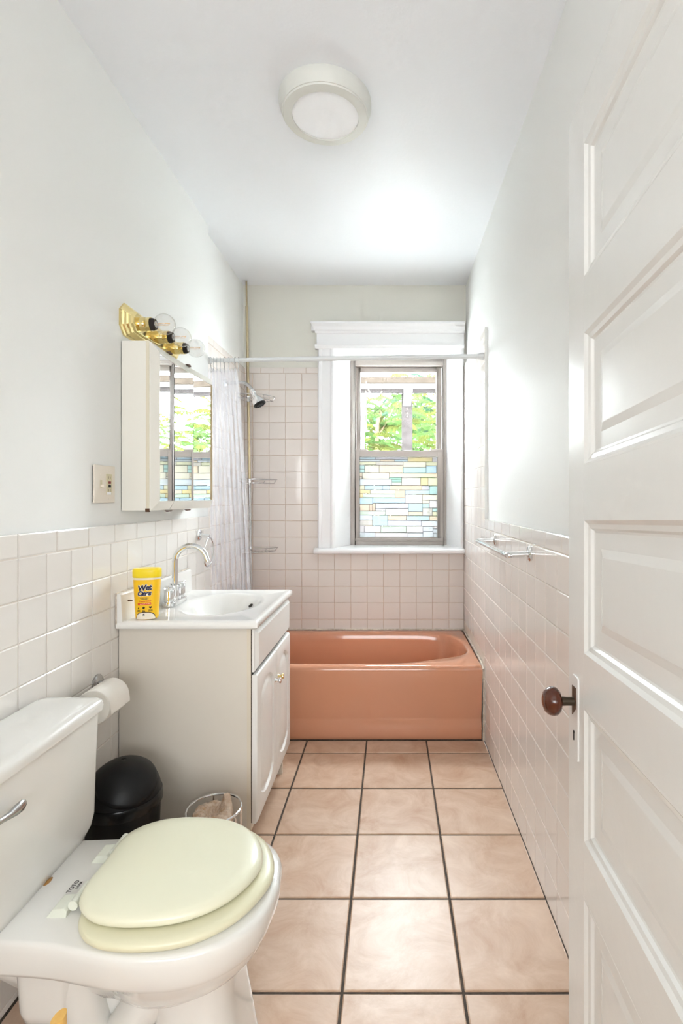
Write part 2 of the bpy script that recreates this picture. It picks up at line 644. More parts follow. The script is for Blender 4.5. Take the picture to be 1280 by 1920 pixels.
TP = 0.1085
me_p = tile_mesh('wall_tile', 0.1065, 0.1065, 0.007, 0.0022, tile_m)
me_w = tile_mesh('wall_tile_pale', 0.1065, 0.1065, 0.007, 0.0022, tile_w)
me_tp = tile_mesh('cap_tile', 0.150, 0.055, 0.007, 0.0035, tile_m)
me_tw = tile_mesh('cap_tile_pale', 0.150, 0.055, 0.007, 0.0035, tile_w)
G = 0.0022

# left wall, dado
for i in range(-4, 14):
    a0, a1 = clip(1.299 + 0.1078 * i, 1.299 + 0.1078 * (i + 1), YN, YJ)
    for j in range(11):
        b1 = 1.100 - 0.1083 * j
        b0 = max(b1 - 0.1083, 0.0)
        if a0 > 1.79 and a1 < 2.36 and b1 < 0.82: continue
        if a0 < 1.25 and b0 < 0.55 and b0 > 0.4: pass
        put_tile(wall_left, me_w, (0.1065, 0.1065), 'L', XLT, a0, a1, b0, b1, G)
for i in range(-3, 10):
    a0, a1 = clip(1.299 + 0.152 * i, 1.299 + 0.152 * (i + 1), YN, YJ)
    put_tile(wall_left, me_tw, (0.150, 0.055), 'L', XLT, a0, a1, 1.100, 1.162, G, 'cap_tile')
# left wall, shower
for i in range(7):
    a0, a1 = clip(YJ + TP * i, YJ + TP * (i + 1), YJ, YBT)
    for j in range(-4, 12):
        b0, b1 = clip(0.777 + TP * j, 0.777 + TP * (j + 1), 0.385, 3)
        put_tile(wall_left, me_p, (0.1065, 0.1065), 'L', XST, a0, a1, b0, b1, G)
for i in range(5):
    a0, a1 = clip(YJ + 0.15 * i, YJ + 0.15 * (i + 1), YJ, YBT)
    put_tile(wall_left, me_tp, (0.150, 0.055), 'L', XST, a0, a1, 2.079, 2.12, G, 'cap_tile')
# right wall, dado and shower
for i in range(-5, 11):
    a0, a1 = clip(1.509 + 0.1125 * i, 1.509 + 0.1125 * (i + 1), YN, 2.668)
    for j in range(11):
        b1 = 1.093 - 0.1095 * j
        put_tile(wall_right, me_p, (0.1065, 0.1065), 'R', XRT, a0, a1, max(b1 - 0.1095, 0.0), b1, G)
for i in range(-4, 9):
    a0, a1 = clip(1.465 + 0.159 * i, 1.465 + 0.159 * (i + 1), YN, 2.668)
    put_tile(wall_right, me_tp, (0.150, 0.055), 'R', XRT, a0, a1, 1.093, 1.147, G, 'cap_tile')
for i in range(7):
    a0, a1 = clip(2.668 + TP * i, 2.668 + TP * (i + 1), 2.668, YBT)
    for j in range(-6, 9):
        b0, b1 = clip(1.093 + TP * j, 1.093 + TP * (j + 1), 0.385, 2.09)
        put_tile(wall_right, me_p, (0.1065, 0.1065), 'R', XRT, a0, a1, b0, b1, G)
for i in range(5):
    a0, a1 = clip(2.668 + 0.15 * i, 2.668 + 0.15 * (i + 1), 2.668, YBT)
    put_tile(wall_right, me_tp, (0.150, 0.055), 'R', XRT, a0, a1, 2.09, 2.13, G, 'cap_tile')
# back wall round the window trim
CX0 = -0.480                       # outer edge of the window casing
for i in range(-3, 12):
    a0, a1 = clip(-0.696 + 0.1082 * i, -0.696 + 0.1082 * (i + 1), XST, XRT)
    for j in range(-4, 12):
        b0, b1 = clip(0.777 + TP * j, 0.777 + TP * (j + 1), 0.385, 3)
        lo, hi = a0, a1
        if b1 > 0.892:
            if b0 < 0.80:
                pass
            if b0 >= 0.88:
                hi = min(hi, CX0 + 0.004)
            else:
                if a1 > -0.50:
                    b1 = min(b1, 0.888)
        if hi - lo > 0.014:
            put_tile(wall_back, me_p, (0.1065, 0.1065), 'B', YBT, lo, hi, b0, b1, G)
for i in range(5):
    a0, a1 = clip(XST + 0.108 + 0.149 * (i - 1), XST + 0.108 + 0.149 * i, XST, CX0)
    put_tile(wall_back, me_tp, (0.150, 0.055), 'B', YBT, a0, a1, 2.079, 2.12, G, 'cap_tile')
# floor
FT = 0.3078
me_f = tile_mesh('floor_tile', 0.30, 0.30, 0.012, 0.003, floor_m, rise=0.002)
for i in range(-3, 3):
    a0, a1 = clip(0.1846 + FT * (i - 1), 0.1846 + FT * i, XL + 0.012, XRT + 0.002)
    for j in range(-4, 6):
        b0, b1 = clip(1.309 + FT * (j - 1), 1.309 + FT * j, YN - 0.12, 2.672)
        if a1 - a0 > 0.02 and b1 - b0 > 0.02:
            put_tile(floor, me_f, (0.30, 0.30), 'F', 0.0, a0, a1, b0, b1, 0.0075, wob=0.0012)

# ---------------------------------------------------------------- window trim
trim = struct('trim_1', (0, YB, 0.9))
YC = 3.398                         # front of the casing boards
MB().prism([(CX0, YC + .012), (CX0, YBT + .006), (-0.366, YBT + .006), (-0.366, YC + .010), (-0.376, YC), (-0.388, YC), (-0.393, YC + .008),
            (-0.398, YC + .010), (-0.452, YC + .010), (-0.457, YC + .004), (-0.472, YC + .002)], 'Z', 0.925, 2.246).build('casing', trim_w, trim, smooth=False)
MB().prism([(0.4835, YC + .012), (0.4835, YBT + .006), (0.456, YBT + .006), (0.456, YC + .010), (0.462, YC), (0.474, YC)], 'Z', 0.925, 2.246).build('casing', trim_w, trim, smooth=False)
# header: frieze board, small lower bead, crown
hx1 = 0.4835
MB().box(-0.486, hx1, 3.396, YBT + .008, 2.262, 2.352).build('frieze', trim_w, trim, bevel=0.002)
MB().prism([(YBT + .008, 2.236), (3.394, 2.236), (3.390, 2.246), (3.384, 2.254), (3.384, 2.262), (YBT + .008, 2.262)], 'X', -0.497, hx1).build('bead', trim_w, trim, smooth=False)
prof = [(0, 2.334), (.012, 2.336), (.016, 2.346), (.024, 2.352), (.032, 2.372), (.044, 2.382), (.052, 2.387), (.052, 2.398), (0, 2.398)]
crown = MB()
n = len(prof)
crown.loft([[(-0.486 - d * 0.62, 3.396 - d, z) for d, z in prof], [(hx1, 3.396 - d, z) for d, z in prof]])
crown.box(-0.52, hx1, 3.39, YBT + .008, 2.352, 2.398)
crown.build('crown', trim_w, trim, smooth=False)
# stool with a rounded nose and a little apron joint below
MB().prism([(3.365, .896), (3.372, .889), (YBT + .012, .889), (3.63, .905), (3.63, .9265), (YBT, .9265), (3.372, .920), (3.365, .913)], 'X', -0.503, hx1).build('stool', trim_w, trim, bevel=0.004, seg=3)
# splayed jambs and head
FY = 3.60
FX0, FX1, FZ0, FZ1 = -0.276, 0.385, 0.925, 2.221
MB().prism([(-0.366, 3.412), (FX0 - .004, FY), (FX0 - .004, 3.72), (-0.40, 3.72), (-0.40, 3.412)], 'Z', 0.90, 2.26).build('jamb', trim_w, trim, smooth=False)
MB().prism([(0.456, 3.412), (FX1 + .004, FY), (FX1 + .004, 3.72), (0.48, 3.72), (0.48, 3.412)], 'Z', 0.90, 2.26).build('jamb', trim_w, trim, smooth=False)
MB().prism([(3.412, 2.240), (FY, FZ1 + .003), (3.72, FZ1 + .003), (3.72, 2.26), (3.412, 2.26)], 'X', -0.39, 0.475).build('head_jamb', trim_w, trim, smooth=False)

# ---------------------------------------------------------------- window
win = struct('window_1', (0.055, FY, FZ0))
S = 3.62 / FPX
def wx(px): return (px - 732) * S
def wz(py): return HCAM - (py - 935) * S
fr = MB()
fr.box(FX0 - .003, wx(666), FY, 3.71, FZ0, FZ1).box(wx(829.5), FX1 + .003, FY, 3.71, FZ0, FZ1)
fr.box(wx(666), wx(829.5), FY, 3.71, wz(686.5), FZ1).box(wx(666), wx(829.5), FY, 3.71, FZ0, wz(1014))
fr.build('frame', vinyl, win, bevel=0.003)
MB().box(wx(666), wx(667.2), FY + .012, 3.64, wz(1014), wz(686)).box(wx(828.4), wx(829.5), FY + .012, 3.64, wz(1014), wz(686)).build('track', vinyl_d, win, smooth=False)
# upper sash (outer track)
us = tag(MB().box(wx(667.2), wx(675), 3.645, 3.675, wz(856), wz(687)).box(wx(818.5), wx(828.4), 3.645, 3.675, wz(856), wz(687))
         .box(wx(675), wx(818.5), 3.645, 3.675, wz(696.5), wz(687)).box(wx(675), wx(818.5), 3.645, 3.675, wz(856), wz(846))
         .build('upper_sash', vinyl, win, bevel=0.0025))
MB().box(wx(675), wx(818.5), 3.659, 3.662, wz(846), wz(696.5)).build('pane', glass, us, smooth=False)
# lower sash (inner track)
ls = MB()
ls.box(wx(664.8), wx(674), 3.603, 3.635, wz(1014), wz(844)).box(wx(819.6), wx(830.2), 3.603, 3.635, wz(1014), wz(844))
ls.box(wx(674), wx(819.6), 3.603, 3.635, wz(857), wz(845.5)).box(wx(674), wx(819.6), 3.603, 3.635, wz(1014), wz(1007.4))
ls = ls.build('lower_sash', vinyl, win, bevel=0.0025)
MB().box(wx(664.8), wx(688), 3.600, 3.634, wz(846), wz(842.5)).box(wx(806), wx(830.2), 3.600, 3.634, wz(846), wz(842.5)).build('sash_rail_cap', vinyl, ls, bevel=0.001)
MB().box(wx(665.5), wx(829.5), 3.594, 3.606, wz(1013.5), wz(1008.5)).build('lift_rail', vinyl, ls, bevel=0.002)
MB().lathe([(.001, 0), (.012, 0), (.012, .006), (.005, .009), (.001, .009)], (wx(748), 3.62, wz(845.5)), n=16).box(wx(738), wx(758), 3.612, 3.628, wz(845.5), wz(844.2)).build('sash_lock', vinyl_d, ls)
MB().box(wx(674), wx(819.6), 3.621, 3.624, wz(1007.4), wz(857)).build('pane', glass, ls, smooth=False)
# coloured glass film
CC = {'b': (198, 224, 236), 'a': (190, 228, 220), 'w': (236, 238, 240), 'l': (224, 216, 226), 'p': (248, 220, 184), 'c': (246, 234, 208),
      'y': (250, 224, 142), 'q': (246, 238, 196), 't': (236, 202, 164), 'g': (216, 230, 204), 'k': (232, 220, 206), 'G': (142, 208, 180), 'i': (240, 228, 226)}
def film(name, c):
    m = bpy.data.materials.new('film_' + name)
    m.use_nodes = True
    nt = m.node_tree
    nt.nodes.clear()
    out = nt.nodes.new('ShaderNodeOutputMaterial')
    geo = nt.nodes.new('ShaderNodeNewGeometry')
    mp = nt.nodes.new('ShaderNodeMapping')
    mp.inputs['Scale'].default_value = (6, 1, 40)
    nz = nt.nodes.new('ShaderNodeTexNoise')
    nz.inputs['Scale'].default_value = 3
    nz.inputs['Detail'].default_value = 3
    mx = nt.nodes.new('ShaderNodeMix')
    mx.data_type = 'RGBA'
    k = FILM_K
    col = tuple(0.6 * v + 0.4 for v in srgb(*c)[:3])
    mx.inputs[6].default_value = (col[0] * k, col[1] * k, col[2] * k, 1)
    mx.inputs[7].default_value = tuple(min(1, (v * 0.72 + 0.26)) * k for v in col[:3]) + (1,)
    tl = nt.nodes.new('ShaderNodeBsdfTranslucent')
    tr = nt.nodes.new('ShaderNodeBsdfTransparent')
    gl = nt.nodes.new('ShaderNodeBsdfGlossy')
    gl.inputs['Roughness'].default_value = 0.25
    ms = nt.nodes.new('ShaderNodeMixShader')
    ms.inputs[0].default_value = 0.16
    m2 = nt.nodes.new('ShaderNodeMixShader')
    m2.inputs[0].default_value = 0.03
    nt.links.new(geo.outputs['Position'], mp.inputs[0])
    nt.links.new(mp.outputs[0], nz.inputs['Vector'])
    nt.links.new(nz.outputs['Fac'], mx.inputs[0])
    nt.links.new(mx.outputs[2], tl.inputs[0])
    nt.links.new(mx.outputs[2], tr.inputs[0])
    nt.links.new(tl.outputs[0], ms.inputs[1])
    nt.links.new(tr.outputs[0], ms.inputs[2])
    nt.links.new(ms.outputs[0], m2.inputs[1])
    nt.links.new(gl.outputs[0], m2.inputs[2])
    nt.links.new(m2.outputs[0], out.inputs[0])
    return m
FILM_K = 0.24
FM = {k: film(k, c) for k, c in CC.items()}
PANES = """105 122 312 152 b;312 122 742 152 l;105 152 375 180 w;375 152 565 180 p;565 152 742 180 b;742 122 1068 182 y;1068 122 1135 185 l;
105 180 320 225 q;320 180 680 228 k;680 185 985 258 c;985 188 1135 235 q;105 228 168 282 a;105 282 168 328 a;168 228 362 328 c;362 228 680 328 p;
680 258 985 332 a;985 235 1122 335 b;1122 235 1135 335 c;105 328 138 382 p;105 382 138 412 c;138 328 495 414 c;495 335 1135 392 p;105 414 532 498 w;
495 392 660 415 G;532 415 660 455 G;532 455 660 498 g;660 396 912 500 k;912 396 1010 500 y;1010 396 1135 503 q;105 498 168 555 q;168 500 408 555 b;
408 500 500 555 b;500 500 928 558 t;928 503 1028 558 l;1028 506 1135 620 a;105 555 243 608 y;243 558 573 612 c;573 560 706 664 t;706 562 1028 618 b;
105 608 147 660 y;147 612 573 662 g;706 622 936 736 i;936 622 1135 696 c;105 662 273 750 b;273 664 706 734 b;936 696 1028 738 c;1028 698 1135 800 i;
105 750 230 838 p;230 750 273 838 t;273 734 312 838 t;312 736 750 806 l;750 738 938 850 b;938 738 1028 800 a;312 806 445 838 w;445 808 750 898 i;
105 840 445 892 g;750 850 938 900 p;938 800 1068 902 k;1068 802 1135 850 a;1068 850 1135 902 q;105 894 273 962 w;105 962 273 1033 k;273 898 476 1036 b;
476 902 724 965 p;724 904 1030 968 b;1030 905 1135 970 p;476 965 920 1040 l;920 970 1135 1045 w;105 1036 163 1122 i;163 1038 384 1125 i;384 1042 722 1127 g;
722 1044 945 1130 i;945 1046 1078 1112 w;1078 1048 1135 1075 i;1078 1075 1135 1135 w;105 1125 305 1190 w;305 1128 745 1190 i;745 1132 945 1190 w;
945 1112 1078 1190 w;1078 1135 1135 1190 w"""
lines = MB()
sx = (wx(819.6) - wx(674)) / (1135 - 102)
sz = (wz(857) - wz(1007.4)) / (1190 - 120)
for row in PANES.replace('\n', '').split(';'):
    a, b, c, d, k = row.split()
    x0, x1 = wx(674) + (float(a) - 102) * sx, wx(674) + (float(c) - 102) * sx
    z1, z0 = wz(857) - (float(b) - 120) * sz, wz(857) - (float(d) - 120) * sz
    if float(a) <= 106: x0 = wx(674)
    e = 0.0012
    MB().box(x0 + e, x1 - e, 3.6185, 3.6205, z0 + e, z1 - e).build('film_pane', FM[k], ls, smooth=False)
    lines.box(x0 - .0004, x0 + e, 3.6175, 3.6208, z0, z1).box(x1 - e, x1 + .0004, 3.6175, 3.6208, z0, z1)
    lines.box(x0, x1, 3.6175, 3.6208, z0 - .0004, z0 + e).box(x0, x1, 3.6175, 3.6208, z1 - e, z1 + .0004)
lines.build('film_lines', lead_m, ls, smooth=False)

# ---------------------------------------------------------------- entrance door (open, five panels)
DW, DH, DT = 0.76, 2.025, 0.036
DOOR_LOC = (0.3745, 1.088, 0.006)
DOOR_YAW, DOOR_ROLL = 2.2, 2.5      # degrees: swing past parallel, sag towards the latch
# local x runs from the latch edge to the hinge (towards the camera), local y = into the door
door = struct('door_1', DOOR_LOC)
Md = Matrix(((math.sin(math.radians(-DOOR_YAW)), math.cos(math.radians(DOOR_YAW)), 0), (-math.cos(math.radians(DOOR_YAW)), math.sin(math.radians(-DOOR_YAW)), 0), (0, 0, 1)))
door.rotation_euler = Md.to_euler()
ST = 0.094
RAILS = [(0.0, 0.219), (0.478, 0.584), (0.8425, 0.9447), (1.2052, 1.3084), (1.565, 1.668), (1.9285, DH)]
SAG = math.tan(math.radians(DOOR_ROLL))
def dbuild(mb, name, m, parent, **kw):
    for p in mb.v:
        p.z += SAG * (p.x - 0.1)
    return mb.build(name, m, parent, local=True, **kw)
MBb = lambda x0, x1, z0, z1, y0=0.0, y1=DT: MB().box(x0, x1, y0, y1, z0, z1)
dbuild(MBb(0, ST, 0.0, DH), 'stile', door_w, door, bevel=0.002)
dbuild(MBb(DW - 0.11, DW, 0.0, DH), 'stile', door_w, door, bevel=0.002)
for z0, z1 in RAILS:
    dbuild(MBb(ST - .0005, DW - 0.1095, z0, z1, 0.0004, DT - .0004), 'rail', door_w, door, smooth=False)
for k in range(5):
    z0, z1 = RAILS[k][1], RAILS[k + 1][0]
    x0, x1 = ST, DW - 0.11
    steps = [(-.0015, .003), (-.0012, .0002), (.003, .0002), (.010, .0055), (.018, .0075), (.022, .0125), (.026, .0135), (.055, .0135), (.070, .0105)]
    rings = [[(x0 + d, y, z0 + d), (x1 - d, y, z0 + d), (x1 - d, y, z1 - d), (x0 + d, y, z1 - d)] for d, y in steps]
    pm = MB()
    pm.loft(rings, False, True)
    rb = [[(x0, DT - .008, z0), (x1, DT - .008, z0), (x1, DT - .008, z1), (x0, DT - .008, z1)]]
    pm.add(rb[0], [(0, 1, 2, 3)])
    dbuild(pm, 'panel', door_w, door, smooth=False)
# escutcheon, knob
KZ = 0.838
pl = MB()
pl.prism(rrect(0.030, 0.068, KZ - 0.115, KZ + 0.052, 0.006), 'Y', -0.003, 0.001)
plate = dbuild(pl, 'escutcheon', door_w, door, bevel=0.001)
dbuild(MB().prism([(.036, KZ - .030), (.036, KZ + .030), (.058, KZ + .030), (.058, KZ - .012)], 'Y', -0.0042, -0.0028), 'worn_patch', rust, plate, smooth=False)
dbuild(MB().lathe([(.001, -.0045), (.0035, -.0045), (.0035, -.002), (.001, -.002)], (.046, 0, KZ - .062), 'Y', 12).box(.0445, .0475, -.0045, -.002, KZ - .078, KZ - .063), 'keyhole', dark, plate, smooth=False)
kb = MB()
kb.lathe([(.0005, -.066), (.010, -.0655), (.020, -.062), (.0265, -.055), (.029, -.047), (.0275, -.039), (.022, -.033), (.012, -.029), (.0005, -.028)], (.047, 0, KZ), 'Y', 32)
knob = dbuild(kb, 'knob', knob_m, door)
dbuild(MB().lathe([(.0005, -.031), (.0095, -.031), (.0085, -.018), (.0085, -.004), (.0125, -.003), (.0005, -.003)], (.047, 0, KZ), 'Y', 20), 'shank', iron, knob)
dbuild(MB().box(-.0006, .001, .008, .028, KZ - .08, KZ + .07), 'latch_plate', iron, door, smooth=False)
# ================================================================ bathtub
TX0, TX1, TY0, TY1, TZ = -0.962, 0.480, 2.672, 3.416, 0.384
tub = thing('bathtub', 'glossy coral pink built-in bathtub under the window', 'bathtub', (-0.24, 3.04, 0))
half = [(-0.24, 2.712), (0.05, 2.722), (0.239, 2.785), (0.37, 2.845), (0.432, 2.915), (0.446, 3.02), (0.432, 3.18), (0.36, 3.305), (0.22, 3.338), (-0.24, 3.340)]
left = [(-0.48 - x, y) for x, y in half[::-1]]
opening = [(p.x, p.y) for p in spline([(x, y, 0) for x, y in half + left[1:-1]], 6, True)]
tc = (-0.24, 3.03)
A = angles_with(rect(TX0, TX1, TY0, TY1), tc, 160)
op = ray_ring(opening, tc, A)
def orect(d, front=0.0):
    r = ray_ring(rect(TX0 + d, TX1 - d, TY0 + d, TY1 - d), tc, A)
    return [(x, y - front * (1 if y < TY0 + d + 0.004 else 0)) for x, y in r]
def sc(k, ky=None):
    ky = ky or k
    return [(tc[0] + (x - tc[0]) * k, tc[1] + (y - tc[1]) * ky) for x, y in op]
rings = []
for d, fr_, z in ((0.004, -.008, 0.0), (0.004, -.006, 0.012), (0.004, -.004, 0.080), (0.004, -.012, 0.098), (0.004, -.012, 0.112), (0.003, 0.0, 0.28), (0.002, .004, 0.355), (0.003, .003, 0.372), (0.008, 0, 0.381), (0.018, 0, TZ)):
    rings.append([(x, y, z) for x, y in orect(d, fr_)])
def lerp(r0, r1, t, z):
    return [(a[0] + (b[0] - a[0]) * t, a[1] + (b[1] - a[1]) * t, z) for a, b in zip(r0, r1)]
o18 = orect(0.018)
rings.append(lerp(o18, op, 0.5, TZ + .0005))
for k, ky, z in ((1.0, 1.0, TZ - .001), (0.992, 0.985, TZ - .005), (0.985, 0.972, TZ - .014), (0.972, 0.955, TZ - .05), (0.94, 0.91, TZ - .16), (0.90, 0.86, TZ - .25), (0.85, 0.79, TZ - .295), (0.75, 0.66, TZ - .31), (0.3, 0.3, TZ - .315)):
    rings.append([(x, y, z) for x, y in sc(k, ky)])
MB().loft(rings).build('shell', tub_m, tub, angle=50)
MB().tube([(XRT - .004, 2.668, 0.0), (XRT - .003, 2.668, 0.18), (XRT - .004, 2.668, 0.37), (XRT - .004, 2.80, 0.386), (XRT - .003, 3.41, 0.386)], 0.0062, 6).tube([(XRT, 3.416, 0.384), (TX0, 3.416, 0.385)], 0.0062, 6).build('caulk_bead', caulk, tub)
MB().tube([(-0.5, 2.671, 0.002), (0.47, 2.671, 0.002)], 0.0016, 6).build('floor_joint', grout_f, tub)

# ================================================================ vanity
VY0, VY1 = 1.776, 2.360
van = thing('vanity_cabinet', 'white vanity cabinet with two arched doors, between toilet and bathtub', 'cabinet', (-0.70, 2.07, 0))
MB().box(-0.9325, -0.492, VY0, VY0 + 0.016, 0.10, 0.806).build('side_panel', vanity_m, van, smooth=False)
MB().box(-0.9325, -0.492, VY1 - 0.016, VY1, 0.0, 0.806).build('side_panel', vanity_m, van, smooth=False)
MB().box(-0.925, -0.50, VY0 + .016, VY1 - .016, 0.10, 0.118).box(-0.925, -0.912, VY0 + .016, VY1 - .016, 0.10, 0.80).build('carcass', vanity_m, van, smooth=False)
MB().box(-0.9325, -0.535, VY0 + 0.012, VY1 - 0.02, 0.0, 0.10).build('toe_kick', vanity_m, van, smooth=False)
MB().box(-0.4935, -0.480, VY0 - .001, VY0 + 0.03, 0.105, 0.806).box(-0.4935, -0.480, VY1 - 0.03, VY1, 0.105, 0.806).box(-0.4935, -0.480, VY0 + .03, VY1 - .03, 0.62, 0.66).box(-0.4935, -0.480, VY0 + .03, VY1 - .03, 0.105, 0.15).build('face_frame', vanity_s, van, smooth=False)


def arched(w, h, rise, n=14):
    """panel outline with bowed top and bottom, centred on 0,0"""
    out = []
    for k in range(n + 1):
        t = -1 + 2 * k / n
        out.append((t * w / 2, h / 2 - rise + rise * math.cos(t * PI / 2) ** 0.8 if abs(t) < 1 else h / 2 - rise))
    for k in range(n + 1):
        t = 1 - 2 * k / n
        out.append((t * w / 2, -(h / 2 - rise + rise * math.cos(t * PI / 2) ** 0.8) if abs(t) < 1 else -(h / 2 - rise)))
    return out


def cab_front(name, y0, y1, z0, z1, x0, x1, panel=None):
    """door leaf whose front looks along +X; panel = (margin, rise) of the raised arched field"""
    cy, cz = (y0 + y1) / 2, (z0 + z1) / 2
    w, h = y1 - y0, z1 - z0
    if panel:
        poly = arched(w - 2 * panel[0], h - 2 * panel[0], panel[1])
        Ag = angles_with(rect(-w / 2, w / 2, -h / 2, h / 2), (0, 0), 120)
        pr = ray_ring(poly, (0, 0), Ag)
        R = lambda d: ray_ring(rect(-w / 2 + d, w / 2 - d, -h / 2 + d, h / 2 - d), (0, 0), Ag)
        def ins(d):
            return [(p[0] * (1 - d / ((w - 2 * panel[0]) / 2)), p[1] * (1 - d / ((h - 2 * panel[0]) / 2))) for p in pr]
        seq = [(R(0), x0), (R(0), x1 - .007), (R(.003), x1 - .002), (R(.008), x1), (ins(0), x1), (ins(.004), x1 - .008), (ins(.010), x1 - .0095), (ins(.013), x1 - .009), (ins(.030), x1 - .001), (ins(.034), x1 + .0005)]
        mb = MB().loft([[(x, cy + p[0], cz + p[1]) for p in r] for r, x in seq])
        return mb.build(name, vanity_d, van, angle=24)
    R = lambda d: [(cy - w / 2 + d, cz - h / 2 + d), (cy + w / 2 - d, cz - h / 2 + d), (cy + w / 2 - d, cz + h / 2 - d), (cy - w / 2 + d, cz + h / 2 - d)]
    seq = [(0, x0), (0, x1 - .012), (.005, x1 - .010), (.018, x1)]
    mb = MB().loft([[(x, p[0], p[1]) for p in R(d)] for d, x in seq])
    return mb.build(name, vanity_d, van, smooth=False)


VM = 2.078
cab_front('drawer_front', VY0 + .004, VY1 - .002, 0.652, 0.800, -0.4770, -0.458)
d1 = cab_front('door', VY0 + .004, VM - .0015, 0.130, 0.642, -0.4770, -0.458, (0.046, 0.042))
d2 = cab_front('door', VM + .0015, VY1 - .002, 0.130, 0.642, -0.4770, -0.458, (0.046, 0.042))
MB().box(-0.4802, -0.4765, VY0 + .005, VY1 - .004, 0.132, 0.798).build('door_gap', dark, van, smooth=False)
kp = [(.0005, 0), (.008, 0), (.006, .004), (.0045, .010), (.008, .015), (.0115, .019), (.0105, .023), (.0005, .025)]
tag(MB().lathe(kp, (-0.458, VM - .026, 0.528), 'X', 20).build('knob', chrome, d1), 'chrome door knob')
tag(MB().lathe(kp, (-0.458, VM + .026, 0.528), 'X', 20).build('knob', brass, d2), 'brass door knob')

# worktop with moulded basin and backsplash
top = thing('washbasin_counter', 'white cultured marble vanity top with moulded oval basin and backsplash', 'sink', (-0.70, 2.065, 0.806))
X0, X1, Y0, Y1, Zt = -0.9325, -0.452, 1.754, 2.376, 0.833
bc = (-0.680, 2.085)
A = angles_with(rect(X0, X1, Y0, Y1), bc, 128)
def el(k): return [(bc[0] + 0.148 * k * math.cos(a2), bc[1] + 0.205 * k * math.sin(a2)) for a2 in [math.atan2(math.sin(a) * 0.148, math.cos(a) * 0.205) for a in A]]
def orr(d): return ray_ring(rect(X0 + d * .2, X1 - d, Y0 + d, Y1 - d), bc, A)
rg = [[(x, y, 0.8065) for x, y in orr(.004)], [(x, y, 0.810) for x, y in orr(0)], [(x, y, 0.826) for x, y in orr(0)], [(x, y, Zt - .001) for x, y in orr(.005)], [(x, y, Zt) for x, y in orr(.010)],
      [(x, y, Zt - .0005) for x, y in orr(.022)], [(x, y, Zt - .0035) for x, y in orr(.030)]]
for k, dz in ((1.12, .0035), (1.05, .0045), (1.0, .008), (0.95, .016), (0.87, .032), (0.74, .060), (0.58, .088), (0.40, .104), (0.12, .110)):
    rg.append([(x, y, Zt - dz) for x, y in el(k)])
MB().loft(rg, False, True).build('basin', marble, top, angle=55)
MB().prism([(X0, Zt - .01), (X0 + .022, Zt - .01), (X0 + .019, Zt + .05), (X0 + .017, Zt + .088), (X0 + .012, Zt + .094), (X0, Zt + .094)], 'Y', Y0 + .001, Y1 - .001).build('backsplash', marble, top, bevel=0.003)
MB().tube([(X0 + .001, Y0 + .001, Zt - .01), (X0 + .001, Y0 + .001, Zt + .094), (X0 + .001, Y1, Zt + .095)], 0.0028, 6).build('caulk_joint', caulk, top)
MB().lathe([(.0005, 0), (.010, 0), (.010, .0015), (.0005, .0015)], (0, 0, 0), 'Z', 16, Matrix.Translation((-0.594, 2.196, 0.7955)) @ Matrix.Rotation(math.radians(40), 4, Vector((1, -0.9, 0)))).build('overflow_hole', dark, top)
MB().lathe([(.0005, .0), (.021, .0), (.022, .003), (.016, .004), (.0005, .003)], (bc[0], bc[1], Zt - .1098), 'Z', 24).build('drain', chrome, top)
# the rusty end of a missing fitting on the backsplash
MB().lathe([(.0005, 0), (.0025, 0), (.0018, .016), (.0005, .016)], (X0 + .018, 1.80, Zt + .062), 'X', 8).build('bare_screw', rust, top)

# faucet
FX, FYc = -0.862, 2.066
fau = thing('faucet', 'chrome gooseneck faucet with two lever handles behind the basin', 'faucet', (FX, FYc, Zt - .0035))
zb = Zt - .0035
MB().prism(rrect(FX - .026, FX + .026, FYc - .078, FYc + .078, .025, 8), 'Z', zb, zb + .020).build('base', chrome, fau, bevel=.004)
sp = [(FX, FYc, zb + .018), (FX, FYc, zb + .09), (FX, FYc, zb + .165)]
R = .064
for k in range(1, 15):
    a = PI - (PI * 0.88) * k / 14
    sp.append((FX + R + R * math.cos(a), FYc, zb + .168 + R * math.sin(a)))
lx, lz = sp[-1][0], sp[-1][2]
sp.append((lx + .008, FYc, lz - .022))
MB().tube(sp, .0115, 16).lathe([(.0005, 0), (.017, 0), (.017, .05), (.013, .056), (.0005, .056)], (FX, FYc, zb + .019), 'Z', 20).build('spout', chrome, fau)
for s in (-1, 1):
    y = FYc + s * .051
    h = MB().lathe([(.0005, 0), (.0195, 0), (.0195, .042), (.0185, .044), (.0195, .046), (.0195, .058), (.017, .061), (.0005, .061)], (FX, y, zb + .019), 'Z', 24).build('handle', chrome, fau)
    MB().tube([(FX, y + s * .006, zb + .071), (FX + .002, y + s * .045, zb + .077)], [.0042, .0038], 10).build('lever', chrome, h)
MB().tube([(FX - .016, FYc, zb + .018), (FX - .016, FYc, zb + .075)], .0025, 8).lathe([(.0005, 0), (.005, 0), (.005, .006), (.0005, .006)], (FX - .016, FYc, zb + .075), 'Z', 12).build('pop_up_rod', chrome, fau)

